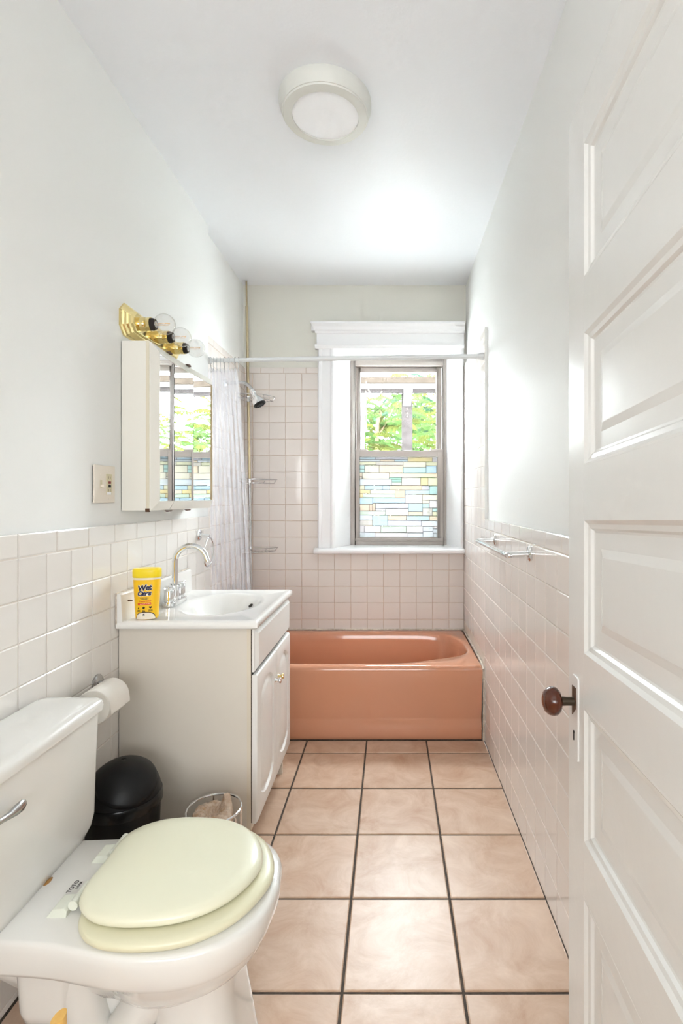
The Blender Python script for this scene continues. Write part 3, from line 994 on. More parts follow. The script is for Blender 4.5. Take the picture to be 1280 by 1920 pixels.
# ================================================================ wipes canister
cloc = (-0.853, 1.812, Zt - .0008)
can = thing('wipes_canister', 'yellow wet wipes canister with dark blue lettering on vanity corner', 'canister', cloc, rot=(0, 0, math.radians(9)))
def half_w(z):
    return 0.0365 + (0.0445 - 0.0365) * min(1, z / 0.14)
def cring(z, k=1.0, n=56):
    hw = half_w(z) * k
    hd = 0.029 * k
    out = []
    for i in range(n):
        a = 2 * PI * i / n
        c, s_ = math.cos(a), math.sin(a)
        e = 2 / 2.6
        out.append((hw * math.copysign(abs(c) ** e, c), hd * math.copysign(abs(s_) ** e, s_), z))
    return out
def front_y(x, z, off):
    hw = half_w(z)
    t = min(0.999, abs(x) / hw)
    return -0.029 * (1 - t ** 2.6) ** (1 / 2.6) - off
MB().loft([cring(0, .93), cring(.002, .985), cring(.006, 1.0), cring(.05), cring(.10), cring(.137), cring(.1375, .97), cring(.143, .97)]).build('body', yel, can, local=True)
MB().loft([cring(.1372, 1.005), cring(.1438, 1.012)]).build('neck_band', can_w, can, local=True)
lid = MB().loft([cring(.1440, 1.03), cring(.146, 1.05), cring(.166, 1.05), cring(.172, 1.03), cring(.1745, .97), cring(.1755, .8)]).build('cap', yel_l, can, local=True)
def onlabel(geo, x, z, rot=0.0, off=.0004):
    vs, fs = geo
    c, s_ = math.cos(rot), math.sin(rot)
    out = []
    for p in vs:
        u, w = x + p.x * c - p.y * s_, z + p.x * s_ + p.y * c
        out.append((u, front_y(u, w, off), w))
    return out, fs
def strip(poly):
    return [Vector((x, y, 0)) for x, y in poly], [tuple(range(len(poly)))]
def grid(x0, x1, z0, z1, nx=14, nz=2, edge=None):
    vs, fs = [], []
    for j in range(nz + 1):
        for i in range(nx + 1):
            x = x0 + (x1 - x0) * i / nx
            top_ = edge(x) if edge else z1
            vs.append(Vector((x, z0 + (top_ - z0) * j / nz, 0)))
    for j in range(nz):
        for i in range(nx):
            k = j * (nx + 1) + i
            fs.append((k, k + 1, k + nx + 2, k + nx + 1))
    return vs, fs
arch = lambda w, h, z0: (lambda x: z0 + h * max(0.0, 1 - (abs(x) / w) ** 3.2) ** (1 / 2.2))
MB().add(*onlabel(grid(-.0305, .0345, .0015, .03, 18, 6, lambda x: arch(.0325, .0250, .0016)(x - .002)), 0, 0, off=.0003)).build('label_arch_line', navy, can, local=True, smooth=False)
MB().add(*onlabel(grid(-.0290, .0330, .0012, .03, 18, 6, lambda x: arch(.0310, .0228, .0012)(x - .002)), 0, 0, off=.0006)).build('label_base', can_w, can, local=True, smooth=False)
MB().add(*onlabel(grid(-.025, .019, -.0038, .0038, 10, 1), .002, .0545, .05, .0005)).build('label_band', red_ink, can, local=True, smooth=False)
t = MB()
t.add(*onlabel(text_geo('Wet', .0255, .22, .0013, spacing=.92), -.001, .1090, .10, .0009))
t.add(*onlabel(text_geo('Ones', .0220, .22, .0012, spacing=.90), -.002, .0900, .07, .0009))
t.build('lettering', navy, can, local=True, smooth=False)
t = MB()
for dx, dz in ((-.0014, 0), (.0014, 0), (0, .0014), (0, -.0014)):
    t.add(*onlabel(text_geo('Wet', .0250, .25, .0013, spacing=.92), -.001 + dx, .1090 + dz, .10, .0006))
    t.add(*onlabel(text_geo('Ones', .0215, .25, .0012, spacing=.90), -.002 + dx, .0900 + dz, .07, .0006))
t.build('lettering_halo', can_w, can, local=True, smooth=False)
t = MB()
t.add(*onlabel(text_geo('ANTIBACTERIAL', .0040, 0, .0001), -.001, .0750, .03, .0008))
t.add(*onlabel(text_geo('HAND WIPES', .0034, 0, .0001), -.001, .0710, .03, .0008))
t.build('small_print', navy, can, local=True, smooth=False)
t = MB()
t.add(*onlabel(text_geo('Tropical Splash', .0066, .2, .0002), .001, .0640, .05, .0008))
t.build('small_print', red_ink, can, local=True, smooth=False)
MB().add(*onlabel(text_geo('KILLS 99.99% OF GERMS', .0034, 0, .0001), .002, .0545, .05, .0009)).build('small_print', cream_ink, can, local=True, smooth=False)
ic = MB()
ic.add(*onlabel(strip([(-.0012, -.0045), (.0016, -.0045), (.0022, -.001), (.001, .0045), (-.0006, .001), (-.0022, -.001)]), -.0200, .0410))
hand = [(.0040 * math.cos(a) * (1 + .25 * math.cos(5 * a)), .0042 * math.sin(a) * (1 + .25 * math.cos(5 * a))) for a in [2 * PI * k / 30 for k in range(30)]]
ic.add(*onlabel(strip(hand), -.0030, .0408))
heart = [(.00030 * 16 * math.sin(a) ** 3, .00030 * (13 * math.cos(a) - 5 * math.cos(2 * a) - 2 * math.cos(3 * a) - math.cos(4 * a))) for a in [2 * PI * k / 28 for k in range(28)]]
ic.add(*onlabel(strip(heart), .0185, .0420))
ic.build('label_icons', black_ink, can, local=True, smooth=False)
t = MB()
for x, z, a, b in ((-.0195, .0320, 'WIPES', 'AWAY'), (-.0030, .0318, 'KILLS', 'GERMS'), (.0185, .0330, 'GENTLE', 'ON SKIN')):
    t.add(*onlabel(text_geo(a, .0034, 0, .0002), x, z, .03, .0008))
    t.add(*onlabel(text_geo(b, .0034, 0, .0002), x, z - .0036, .03, .0008))
t.build('small_print', black_ink, can, local=True, smooth=False)
t = MB()
t.add(*onlabel(text_geo('40', .0060, 0, .0003), -.003, .0185, 0, .0009))
t.add(*onlabel(text_geo('wipes', .0034, 0, .0001), -.003, .0142, 0, .0009))
t.build('small_print', navy, can, local=True, smooth=False)

# ================================================================ toilet
TYc = 1.152
toi = thing('toilet', 'white two-piece toilet with pale yellow seat and lid', 'toilet', (-0.58, TYc, 0))
# bowl and deck, seen from above: (x, half width)
prof_t = [(-0.905, 0.0), (-0.905, .10), (-0.895, .135), (-0.86, .148), (-0.76, .152), (-0.66, .160), (-0.60, .172), (-0.53, .186), (-0.46, .191), (-0.39, .184), (-0.33, .160), (-0.285, .122), (-0.258, .074), (-0.247, .0)]
cp = spline([(x, w, 0) for x, w in prof_t[1:]], 5)
pts_t = [(p.x, TYc - max(0, p.y)) for p in cp] + [(p.x, TYc + max(0, p.y)) for p in cp[::-1]][1:]
bcn = (-0.52, TYc)
A = [2 * PI * i / 112 for i in range(112)]
bo = ray_ring(pts_t, bcn, A)
def bsc(kx, ky, cx=-0.52, z=0, dx=0):
    return [(cx + (x - cx) * kx + dx, TYc + (y - TYc) * ky, z) for x, y in bo]
def brow(z, kf, kr):
    """ring at height z: kf = (kx, ky) for the round front, kr for the deck at the back"""
    out = []
    for x, y in bo:
        t = min(1, max(0, (x + .66) / .20)); t = t * t * (3 - 2 * t)
        kx, ky = kr[0] + (kf[0] - kr[0]) * t, kr[1] + (kf[1] - kr[1]) * t
        out.append((-.52 + (x + .52) * kx, TYc + (y - TYc) * ky, z))
    return out
rg = [brow(.19, (.08, .08), (.08, .08)), brow(.197, (.34, .40), (.4, .4)), brow(.225, (.60, .60), (.72, .50)), brow(.262, (.80, .77), (.86, .56)), brow(.296, (.905, .885), (.92, .62)), brow(.316, (.94, .93), (.945, .78)),
      brow(.3185, (.944, .936), (.965, .93)), brow(.321, (.95, .944), (.972, .965)), brow(.328, (.963, .957), (.98, .975)), brow(.345, (.983, .975), (.99, .985)), brow(.372, (1, 1), (1, 1)), brow(.383, (.997, .995), (.997, .995)), brow(.390, (.985, .98), (.985, .98)), brow(.3925, (.96, .95), (.96, .95))]
MB().loft(rg).build('bowl', porc, toi, angle=60)
# pedestal with front column, trapway and rear block
def ped(z, x0, x1, hw, r):
    return [(x, y, z) for x, y in rrect(x0, x1, TYc - hw, TYc + hw, r, 8)]
MB().loft([ped(0, -.50, -.305, .112, .07), ped(.02, -.50, -.309, .110, .07), ped(.10, -.50, -.322, .102, .065), ped(.19, -.505, -.338, .098, .06), ped(.26, -.53, -.33, .108, .065), ped(.30, -.56, -.31, .118, .07)]).build('pedestal', porc, toi, angle=60)
MB().loft([ped(.0, -.80, -.44, .098, .03), ped(.028, -.80, -.44, .096, .03), ped(.034, -.795, -.44, .088, .03)]).loft([ped(.03, -.78, -.45, .050, .02), ped(.30, -.80, -.45, .055, .02)]).build('foot', porc, toi, angle=50)
MB().loft([ped(.172, -.757, -.657, .092, .03), ped(.180, -.764, -.650, .102, .035), ped(.20, -.768, -.646, .106, .035), ped(.345, -.775, -.640, .112, .035)]).build('rear_block', porc, toi, angle=60)
for s in (-1, 1):
    tw = spline([(-.46, TYc + s * .052, .25), (-.53, TYc + s * .058, .17), (-.585, TYc + s * .06, .105), (-.63, TYc + s * .06, .13), (-.66, TYc + s * .058, .24), (-.69, TYc + s * .058, .31)], 6)
    MB().tube(tw, .043, 16).build('trapway', porc, toi, angle=60)
# tank and lid
def trr(x0, x1, y0, y1, z, r): return [(x, y, z) for x, y in rrect(x0, x1, y0, y1, r, 8)]
KY0, KY1 = 0.915, 1.356
tank = MB().loft([trr(-.900, -.776, KY0 + .06, KY1 - .062, .386, .03), trr(-.912, -.769, KY0 + .035, KY1 - .042, .394, .03), trr(-.916, -.765, KY0 + .012, KY1 - .014, .415, .026), trr(-.917, -.764, KY0 + .008, KY1 - .006, .44, .022), trr(-.918, -.762, KY0 + .004, KY1 - .001, .60, .02), trr(-.918, -.760, KY0, KY1 + .002, .694, .018)]).build('tank', porc, toi, angle=50)
MB().loft([trr(-.918, -.760, KY0 - .004, KY1 + .006, .6935, .018), trr(-.921, -.753, KY0 - .010, KY1 + .012, .698, .02), trr(-.921, -.751, KY0 - .012, KY1 + .014, .712, .02), trr(-.920, -.755, KY0 - .010, KY1 + .011, .7225, .02), trr(-.917, -.762, KY0 - .004, KY1 + .005, .7275, .02), trr(-.91, -.775, KY0 + .01, KY1 - .01, .7285, .02)]).build('tank_lid', porc, toi, angle=40)
lv = MB().lathe([(.0005, 0), (.014, 0), (.014, .006), (.008, .010), (.008, .018), (.0005, .018)], (-.762, .952, .640), 'X', 18).build('flush_handle', chrome_d, toi)
MB().loft([[(-.741 + .0065 * math.cos(a) * q, y, z + .0075 * math.sin(a) * w) for a in [2 * PI * k / 14 for k in range(14)]] for y, z, q, w in ((.945, .641, .8, .8), (.96, .641, 1, 1), (.985, .637, .9, .8), (1.005, .634, 1, 1.0), (1.025, .633, 1.1, 1.5), (1.040, .633, 1.0, 1.6), (1.048, .633, .6, 1.0))]).build('lever', chrome_d, lv)
# seat ring and lid
def dshape(x_back, x_front, yc, hw, flat, n=80):
    """D-shaped outline: straight hinge side of half width flat, round front"""
    xm = x_back + (x_front - x_back) * 0.44
    pts = [(x_back, yc - flat), (x_back + .022, yc - hw * .76), (x_back + .075, yc - hw * .955), (xm, yc - hw), (xm + (x_front - xm) * .45, yc - hw * .90), (xm + (x_front - xm) * .82, yc - hw * .565), (x_front, yc),
           (xm + (x_front - xm) * .82, yc + hw * .565), (xm + (x_front - xm) * .45, yc + hw * .90), (xm, yc + hw), (x_back + .075, yc + hw * .955), (x_back + .022, yc + hw * .76), (x_back, yc + flat)]
    pts.insert(0, (x_back, yc))
    sm = spline([(x, y, 0) for x, y in pts], 7, True)
    return [(p.x, p.y) for p in sm]
def slab(poly, levels):
    cx = sum(p[0] for p in poly) / len(poly); cy = sum(p[1] for p in poly) / len(poly)
    rr = 0.17
    return [[(cx + (x - cx) * (1 - d / rr), cy + (y - cy) * (1 - d / rr), z) for x, y in poly] for d, z in levels]
ringp = dshape(-.632, -.262, 1.153, .186, .085)
mb = MB()
lv1 = slab(ringp, [(.085, .397), (.012, .3945), (.004, .396), (.0, .402), (.0, .408), (.004, .4135), (.012, .4165), (.030, .4175), (.060, .416), (.075, .411), (.085, .402), (.085, .397)])
mb.loft(lv1, False, False)
mb.build('seat', seat_m2, toi, angle=60)
lidp = dshape(-.642, -.288, 1.157, .163, .080)
MB().loft(slab(lidp, [(.02, .4210), (.006, .4205), (.001, .424), (.0, .429), (.001, .434), (.005, .4395), (.014, .4435), (.04, .4465), (.09, .4485), (.15, .449)])).build('lid', seat_m, toi, angle=60)
for y0, yn in ((1.078, -1), (1.236, 1)):
    hg = MB().prism([(-.706, .391), (-.664, .391), (-.662, .405), (-.669, .411), (-.692, .409)], 'Y', y0 - .021, y0 + .021).build('hinge', hinge_m, toi, bevel=.0025)
    MB().lathe([(.0005, -.030), (.010, -.030), (.010, -.002), (.0092, 0), (.010, .002), (.010, .028), (.0005, .028)], (-.653, y0 + .014, .413), 'Y', 16).build('hinge_barrel', hinge_m, hg)
# maker's mark printed on the deck, reading along the tank
vs, fs = text_geo('TOTO', .0130, 0, .0002)
M_t = Matrix.Translation((-.701, 1.142, .3932)) @ Matrix.Rotation(PI / 2, 4, 'Z')
t = MB().add(vs, fs, M_t)
vs, fs = text_geo('NSPM', .0085, 0, .0001)
t.add(vs, fs, Matrix.Translation((-.690, 1.146, .3932)) @ Matrix.Rotation(PI / 2, 4, 'Z'))
t.build('lettering', black_ink, toi, smooth=False)
MB().loft([[(-.767 + .006 * q * math.cos(a), 1.158 + .014 * q * math.sin(a), .3925 + .004 * (1 - q)) for a in [2 * PI * k / 14 for k in range(14)]] for q in (1, .6, .1)]).build('stain', stain, toi)

# plunger beside the toilet base: only its pale handle end shows
plg = thing('plunger', 'short plunger with pale wooden handle standing beside the toilet base', 'plunger', (-.575, .895, 0))
hm = MB().loft([[(-.575 + .0125 * math.cos(a), .895 + .0125 * math.sin(a), z + sl * math.cos(a - .6)) for a in [2 * PI * k / 20 for k in range(20)]] for z, sl in ((.075, 0), (.34, 0), (.352, .006))])
hm.build('handle', wood_h, plg)
MB().lathe([(.052, 0), (.058, .004), (.056, .020), (.042, .045), (.024, .058), (.018, .085), (.0005, .086)], (-.575, .895, 0), 'Z', 28).build('cup', rubber, plg)
# ================================================================ swing-top bin
bx, by = -0.812, 1.572
bin_ = thing('trash_can', 'black swing-top trash can with domed lid behind the toilet tank', 'trash can', (bx, by, 0))
MB().lathe([(.085, 0), (.088, .004), (.100, .20), (.104, .335), (.104, .345), (.0005, .345)], (bx, by, 0), 'Z', 48).build('body', black_p, bin_)
MB().lathe([(.1045, .322), (.1095, .324), (.1105, .332), (.1105, .350), (.108, .356), (.100, .358), (.0005, .358)], (bx, by, 0), 'Z', 48).build('rim', black_r, bin_)
dome = [(.1065 * math.cos(a), .345 + .107 * math.sin(a)) for a in [PI / 2 * k / 14 for k in range(14)]] + [(.0005, .452)]
MB().lathe(dome, (bx, by, 0), 'Z', 56).build('dome', black_p, bin_, angle=60)
# swing flap: a cap of the dome standing slightly proud, its lower edge curving round
fl = MB()
nu, nv = 60, 12
vs = []
for i in range(nv + 1):
    for j in range(nu + 1):
        az = -0.84 + 2 * PI * (j / nu - 0.5)
        lo = min(0.80, 0.13 + 0.5 * (1 - math.cos(min(PI, 1.25 * abs(az + 0.84)))))
        el_ = lo + (PI / 2 - 0.02 - lo) * i / nv
        r = .1098
        vs.append((bx + r * math.cos(el_) * math.cos(az), by + r * math.cos(el_) * math.sin(az), .345 + (r + .001) * math.sin(el_)))
fs = [(i * (nu + 1) + j, i * (nu + 1) + j + 1, (i + 1) * (nu + 1) + j + 1, (i + 1) * (nu + 1) + j) for i in range(nv) for j in range(nu)]
fl.add(vs, fs)
fo = fl.build('swing_flap', black_p, bin_, angle=60)
sm_ = fo.modifiers.new('thick', 'SOLIDIFY'); sm_.thickness = 0.0035; sm_.offset = 0

# ================================================================ toilet paper on the wall
ph = thing('paper_holder', 'chrome single-post toilet paper holder on left wall tiles', 'paper holder', (XLT, 1.638, .645))
MB().lathe([(.0005, 0), (.027, 0), (.027, .005), (.022, .010), (.012, .012), (.0005, .012)], (XLT, 1.645, .664), 'X', 28).build('flange', chrome_d, ph)
MB().tube(spline([(XLT + .008, 1.645, .664), (XLT + .055, 1.645, .662), (XLT + .070, 1.640, .655), (XLT + .074, 1.615, .650), (XLT + .075, 1.47, .650)], 5), .0065, 12).build('arm', chrome_d, ph)
MB().lathe([(.0005, 0), (.010, 0), (.010, .008), (.0005, .008)], (XLT + .075, 1.464, .650), 'Y', 16).build('end_cap', chrome_d, ph)
rl = thing('paper_roll', 'white toilet paper roll on the wall holder by the tank', 'toilet paper', (XLT + .075, 1.55, .60))
rx, rz = XLT + .075, .645
MB().lathe([(.0195, 1.492), (.0485, 1.492), (.0500, 1.494), (.0505, 1.545), (.0500, 1.601), (.0485, 1.603), (.0195, 1.603), (.0195, 1.492)], (rx, 0, rz), 'Y', 48).build('paper', paper, rl, angle=50)
MB().lathe([(.0200, 1.4925), (.0188, 1.4925), (.0188, 1.6025), (.0200, 1.6025)], (rx, 0, rz), 'Y', 32).build('core', card, rl)
MB().add([(rx + .0508 * math.cos(a) , y, rz + .0508 * math.sin(a)) if k < 9 else (rx + .0508 + .002, y, rz - .010 * (k - 8)) for k, a in [(k, PI * 0.5 - PI * 0.5 * k / 8 if k < 9 else 0) for k in range(11)] for y in (1.494, 1.601)],
         [(2 * k, 2 * k + 1, 2 * k + 3, 2 * k + 2) for k in range(10)]).build('loose_sheet', paper, rl)

# ================================================================ wire stand with wrapped roll
wxc, wyc, wzc = -.562, 1.645, .263
ws = thing('roll_stand', 'chrome wire toilet roll stand beside the vanity side panel', 'roll stand', (wxc, wyc, 0))
circ = lambda r, z, n=40, a0=0, a1=2 * PI: [(wxc + r * math.cos(a0 + (a1 - a0) * k / n), wyc + r * math.sin(a0 + (a1 - a0) * k / n), z) for k in range(n + (0 if a1 - a0 >= 2 * PI - 1e-6 else 1))]
MB().tube(circ(.084, wzc), .0035, 8, True).build('top_ring', chrome, ws)
MB().tube(circ(.080, .006), .0035, 8, True).tube([(wxc - .08, wyc, .006), (wxc + .08, wyc, .006)], .003, 8).tube([(wxc, wyc - .08, .006), (wxc, wyc + .08, .006)], .003, 8).build('base_ring', chrome, ws)
for a in (0.05, 0.16, 1.9, 3.3, 4.6):
    MB().tube(spline([(wxc + .084 * math.cos(a), wyc + .084 * math.sin(a), wzc), (wxc + .084 * math.cos(a), wyc + .084 * math.sin(a), wzc - .03), (wxc + .08 * math.cos(a), wyc + .08 * math.sin(a), .006)], 4), .003, 8).build('upright', chrome, ws)
MB().tube(spline([(wxc + .02, wyc - .075, wzc - .028), (wxc + .05, wyc - .055, wzc - .012), (wxc + .068, wyc - .035, wzc - .006), (wxc + .076, wyc - .028, wzc - .015), (wxc + .077, wyc - .028, wzc - .06), (wxc + .077, wyc - .028, .006)], 6), .003, 8).build('retaining_loop', chrome, ws)
# rolls in crinkled wrapper, stacked inside the stand
def wrapped(zb_, h, name, label, peak):
    w = MB()
    n = 60
    rings = []
    lv_ = [(.0, .60), (.002, .92), (.010, 1.0), (.03, 1.02), (.055, 1.0), (.08, 1.015), (h - .008, 1.0), (h - .001, .94), (h + .003, .80), (h + .003, .60), (h - .002, .42), (h - .012, .28), (h - .020, .14), (h - .022, .02)]
    for z, k in lv_:
        ring = []
        for i in range(n):
            a = 2 * PI * i / n
            nz_ = noise.noise(Vector((math.cos(a) * 5, math.sin(a) * 5, z * 60 + zb_ * 9)))
            cr = noise.noise(Vector((a * 7, k * 9, 3.0)))
            r = .062 * k * (1 + .025 * nz_) + .0012 * cr
            dz = .004 * nz_ + .004 * cr if k < .99 and z > .02 else 0
            if peak and z > h - .01 and .5 < k < .97:
                dz += .034 * math.exp(-((a - 0.75) / .28) ** 2)
            ring.append((wxc - .004 + r * math.cos(a), wyc + r * math.sin(a), zb_ + z + dz))
        rings.append(ring)
    w.loft(rings)
    o = w.build(name, wrap_m, None, angle=25)
    return tag(o, label, 'toilet paper', None)
wrapped(.011, .108, 'wrapped_roll', 'wrapped toilet roll low in the wire stand, under the topmost roll', False)
wrapped(.150, .108, 'wrapped_roll', 'brown plastic wrapped toilet roll on top in the wire stand', True)
bpy.data.objects['wrapped_roll.001'].location.z = .1275 + .021

# ================================================================ medicine cabinet
MY0, MY1, MZ0, MZ1 = 1.812, 2.388, 1.204, 1.806
mc = thing('medicine_cabinet', 'white medicine cabinet with three mirror doors above the vanity', 'cabinet', (XL, 2.10, MZ0))
MB().box(XL + .003, -0.856, MY0, MY1, MZ0 + .004, MZ1 - .002).build('body', cab_m, mc, smooth=False)
MB().box(XL + .0005, XL + .003, MY0 + .004, MY1 - .004, MZ0 + .008, MZ1 - .006).build('wall_gap', dark, mc, smooth=False)
MB().box(-0.858, -0.846, MY0 - .001, MY0 + .012, MZ0, MZ1).build('edge_strip', cab_edge, mc, bevel=.003)
XM, XO = -0.828, -0.847             # mirror plane, back edge of the bevelled frame
BW = 0.030
splits = [(MY0 + .002, 1.978, 'near'), (1.980, 2.168, 'mid'), (2.170, MY1, 'far')]
DROT = {'near': 1.7, 'mid': -0.8, 'far': -3.8}
for y0, y1, kind in splits:
    w = y1 - y0
    ang = math.radians(DROT[kind])
    piv = 0 if kind != 'far' else 0
    e = bpy.data.objects.new('mirror_door', None)
    COL.objects.link(e)
    # hinge on the far edge, the near edge standing a little open
    px = {'near': y1, 'mid': y0, 'far': y0}[kind]
    e.parent = mc
    e.location = Vector((XM, px, MZ0)) - ORIG[mc.name]
    e.rotation_euler = (0, 0, ang)
    e.empty_display_size = .03
    H = MZ1 - MZ0
    l0, l1 = y0 - px, y1 - px
    m0 = l0 + (BW if kind == 'near' else .0015)
    m1 = l1 - (BW if kind == 'far' else .0015)
    MB().box(-.003, 0, m0, m1, .036, H - .036).build('mirror', mirror_m, e, local=True, smooth=False)
    bmf = MB()
    dx = XO - XM
    def rail(z_in, z_out):
        a = [(.002, m0, z_in), (.002, m1, z_in), (dx, l1, z_out), (dx, l0, z_out)]
        b = [(-.004, m0, z_in), (-.004, m1, z_in), (dx - .004, l1, z_out), (dx - .004, l0, z_out)]
        return a, b
    for zi, zo in ((.038, .004), (H - .038, H - .004)):
        a, b = rail(zi, zo)
        MB().loft([a, b]).build('rail', cab_m, e, local=True, smooth=False)
    if kind == 'near':
        MB().loft([[(.002, m0, .038), (.002, m0, H - .038), (dx, l0, H - .004), (dx, l0, .004)], [(-.004, m0, .038), (-.004, m0, H - .038), (dx - .004, l0, H - .004), (dx - .004, l0, .004)]]).build('stile', cab_m, e, local=True, smooth=False)
    if kind == 'far':
        MB().loft([[(.002, m1, .038), (.002, m1, H - .038), (dx, l1, H - .004), (dx, l1, .004)], [(-.004, m1, .038), (-.004, m1, H - .038), (dx - .004, l1, H - .004), (dx - .004, l1, .004)]]).build('stile', cab_m, e, local=True, smooth=False)
        MB().box(-.004, .004, m1 - .006, m1, .040, H - .040).build('edge_strip', tan_edge, e, local=True, smooth=False)
for y in (1.965, 2.150):
    MB().prism([(y - .028, MZ0 + .002), (y + .022, MZ0 + .002), (y + .014, MZ0 - .003), (y - .010, MZ0 - .004)], 'X', -.848, -.838).build('hinge_clip', rust, mc, smooth=False)
    MB().prism([(y - .016, MZ1 - .002), (y + .024, MZ1 - .003), (y + .018, MZ1 + .004), (y - .004, MZ1 + .003)], 'X', -.848, -.838).build('hinge_clip', rust, mc, smooth=False)
MB().box(-.860, -.845, MY0 - .0016, MY0 + .008, MZ0 - .001, MZ0 + .012).build('rust_corner', rust, mc, bevel=.002)

# ================================================================ vanity light bar
LY, LZ = 2.030, 1.884
lb = thing('vanity_light', 'polished brass three-bulb light bar above the medicine cabinet', 'light fixture', (XL, LY, LZ))
def oct_(hl, hh, c, x):
    return [(x, LY + a * hl + b_, LZ + s * hh + d_) for a, s, b_, d_ in ((-1, -1, c, 0), (1, -1, -c, 0), (1, -1, 0, c), (1, 1, 0, -c), (1, 1, -c, 0), (-1, 1, c, 0), (-1, 1, 0, -c), (-1, -1, 0, c))]
lvs = [(.232, .058, .030, 0), (.232, .058, .030, .006), (.226, .053, .028, .009), (.224, .051, .028, .014), (.216, .046, .026, .018), (.213, .043, .025, .024), (.204, .037, .023, .028), (.200, .034, .022, .034), (.196, .031, .02, .036)]
MB().loft([oct_(a, b, c, XL + x) for a, b, c, x in lvs]).build('backplate', brass, lb, smooth=False)
for k in range(3):
    y = LY + (k - 1) * .15
    so = MB().lathe([(.0005, 0), (.0245, 0), (.0245, .022), (.0235, .0235), (.0245, .025), (.0245, .042), (.0005, .042)], (XL + .034, y, LZ), 'X', 28).build('socket', brass, lb)
    MB().lathe([(.0005, 0), (.0215, 0), (.0225, .006), (.019, .016), (.0005, .016)], (XL + .075, y, LZ), 'X', 24).build('collar', dark, so)
    bl = thing('light_bulb', ('unlit clear globe bulb nearest the camera on the brass bar', 'unlit clear globe bulb in the middle of the brass bar', 'unlit clear globe bulb farthest along the brass bar')[k], 'light bulb', (XL + .114, y, LZ), 'bulbs on the brass bar')
    R = .0375
    MB().lathe([(.0135, -.034)] + [(R * math.sin(a), -R * math.cos(a)) for a in [0.42 + (PI - 0.43) * q / 18 for q in range(19)]], (XL + .1235, y, LZ), 'X', 36).build('globe', bulb_g, bl, angle=60)
    MB().tube([(XL + .092, y, LZ), (XL + .125, y, LZ)], .004, 10).build('stem', bulb_g, bl)
    MB().tube([(XL + .098, y + .005, LZ + .005), (XL + .140, y + .005, LZ + .005)], .0011, 6).tube([(XL + .098, y - .005, LZ - .004), (XL + .140, y - .005, LZ - .004)], .0011, 6).tube([(XL + .140, y + .005, LZ + .005), (XL + .140, y - .005, LZ - .004)], .0006, 6).build('filament', filam, bl)
    MB().lathe([(.0005, 0), (.0135, 0), (.0125, .006), (.0005, .006)], (XL + .087, y, LZ), 'X', 20).build('screw_base', chrome_d, bl)

# ================================================================ switch plate
sw = thing('switch_plate', 'almond two-gang plate with toggle switch and safety outlet', 'light switch', (XL, 1.697, 1.236))
SY0, SY1, SZ0, SZ1 = 1.636, 1.758, 1.236, 1.359
MB().box(XL + .003, XL + .0085, SY0, SY1, SZ0, SZ1).build('plate', plate_m, sw, bevel=.003)
MB().box(XL, XL + .003, SY0 + .004, SY1 - .004, SZ0 + .004, SZ1 - .004).build('wall_gap', dark, sw, smooth=False)
ty, gy, mz = SY0 + .037, SY0 + .083, (SZ0 + SZ1) / 2
MB().box(XL + .008, XL + .0092, ty - .005, ty + .005, mz - .013, mz + .013).build('toggle_slot', plate_i, sw, smooth=False)
MB().box(XL + .008, XL + .020, ty - .004, ty + .004, mz - .010, mz - .002, Matrix.Translation((0, 0, 0))).build('toggle', plate_m, sw, bevel=.001)
gf = MB().box(XL + .008, XL + .0105, gy - .0165, gy + .0165, mz - .034, mz + .034).build('outlet', plate_i, sw, bevel=.001)
tag(MB().box(XL + .010, XL + .0125, gy - .006, gy + .006, mz + .002, mz + .010).build('button', red_m, gf, smooth=False), 'red test button')
tag(MB().box(XL + .010, XL + .0125, gy - .006, gy + .006, mz - .010, mz - .002).build('button', black_p, gf, smooth=False), 'black reset button')
so_ = MB()
for zz in (mz + .022, mz - .020):
    so_.box(XL + .0100, XL + .0108, gy - .008, gy - .006, zz - .004, zz + .004).box(XL + .0100, XL + .0108, gy + .004, gy + .006, zz - .004, zz + .004)
tag(so_.build('slots', dark, gf, smooth=False), kind='stuff')
MB().box(XL + .0102, XL + .0112, gy - .015, gy + .010, mz - .034, mz - .026).build('sticker', trim_w, gf, smooth=False)
scw = MB()
for y, z in ((ty, mz + .030), (ty, mz - .030), (gy, mz + .048), (gy, mz - .048)):
    scw.lathe([(.0005, 0), (.003, 0), (.0025, .0012), (.0005, .0014)], (XL + .0082, y, z), 'X', 10)
tag(scw.build('screws', plate_m, sw), kind='stuff')

# ================================================================ shower rod, hooks, curtain
RY, RZ0, RZ1 = 2.700, 1.972, 1.994
rod = thing('shower_rod', 'white tension shower rod across the front of the bathtub', 'curtain rod', (-0.24, RY, 1.98))
def rz_at(x): return RZ0 + (RZ1 - RZ0) * (x + .97) / 1.455
xj = -0.493
MB().tube([(XST + .004, RY, rz_at(XST)), (xj, RY, rz_at(xj))], .0105, 18).build('inner_tube', rod_m, rod)
MB().tube([(xj, RY, rz_at(xj)), (XRT - .004, RY, rz_at(XRT))], .0128, 18).build('outer_tube', rod_m, rod)
for x, s in ((XST, 1), (XRT, -1)):
    MB().tube([(x, RY, rz_at(x)), (x + s * .006, RY, rz_at(x)), (x + s * .022, RY, rz_at(x)), (x + s * .030, RY, rz_at(x))], [.0185, .019, .017, .014], 18).build('end_cap', rod_m, rod)
HX = [-.938, -.925, -.908, -.890, -.868, -.846, -.812, -.795]
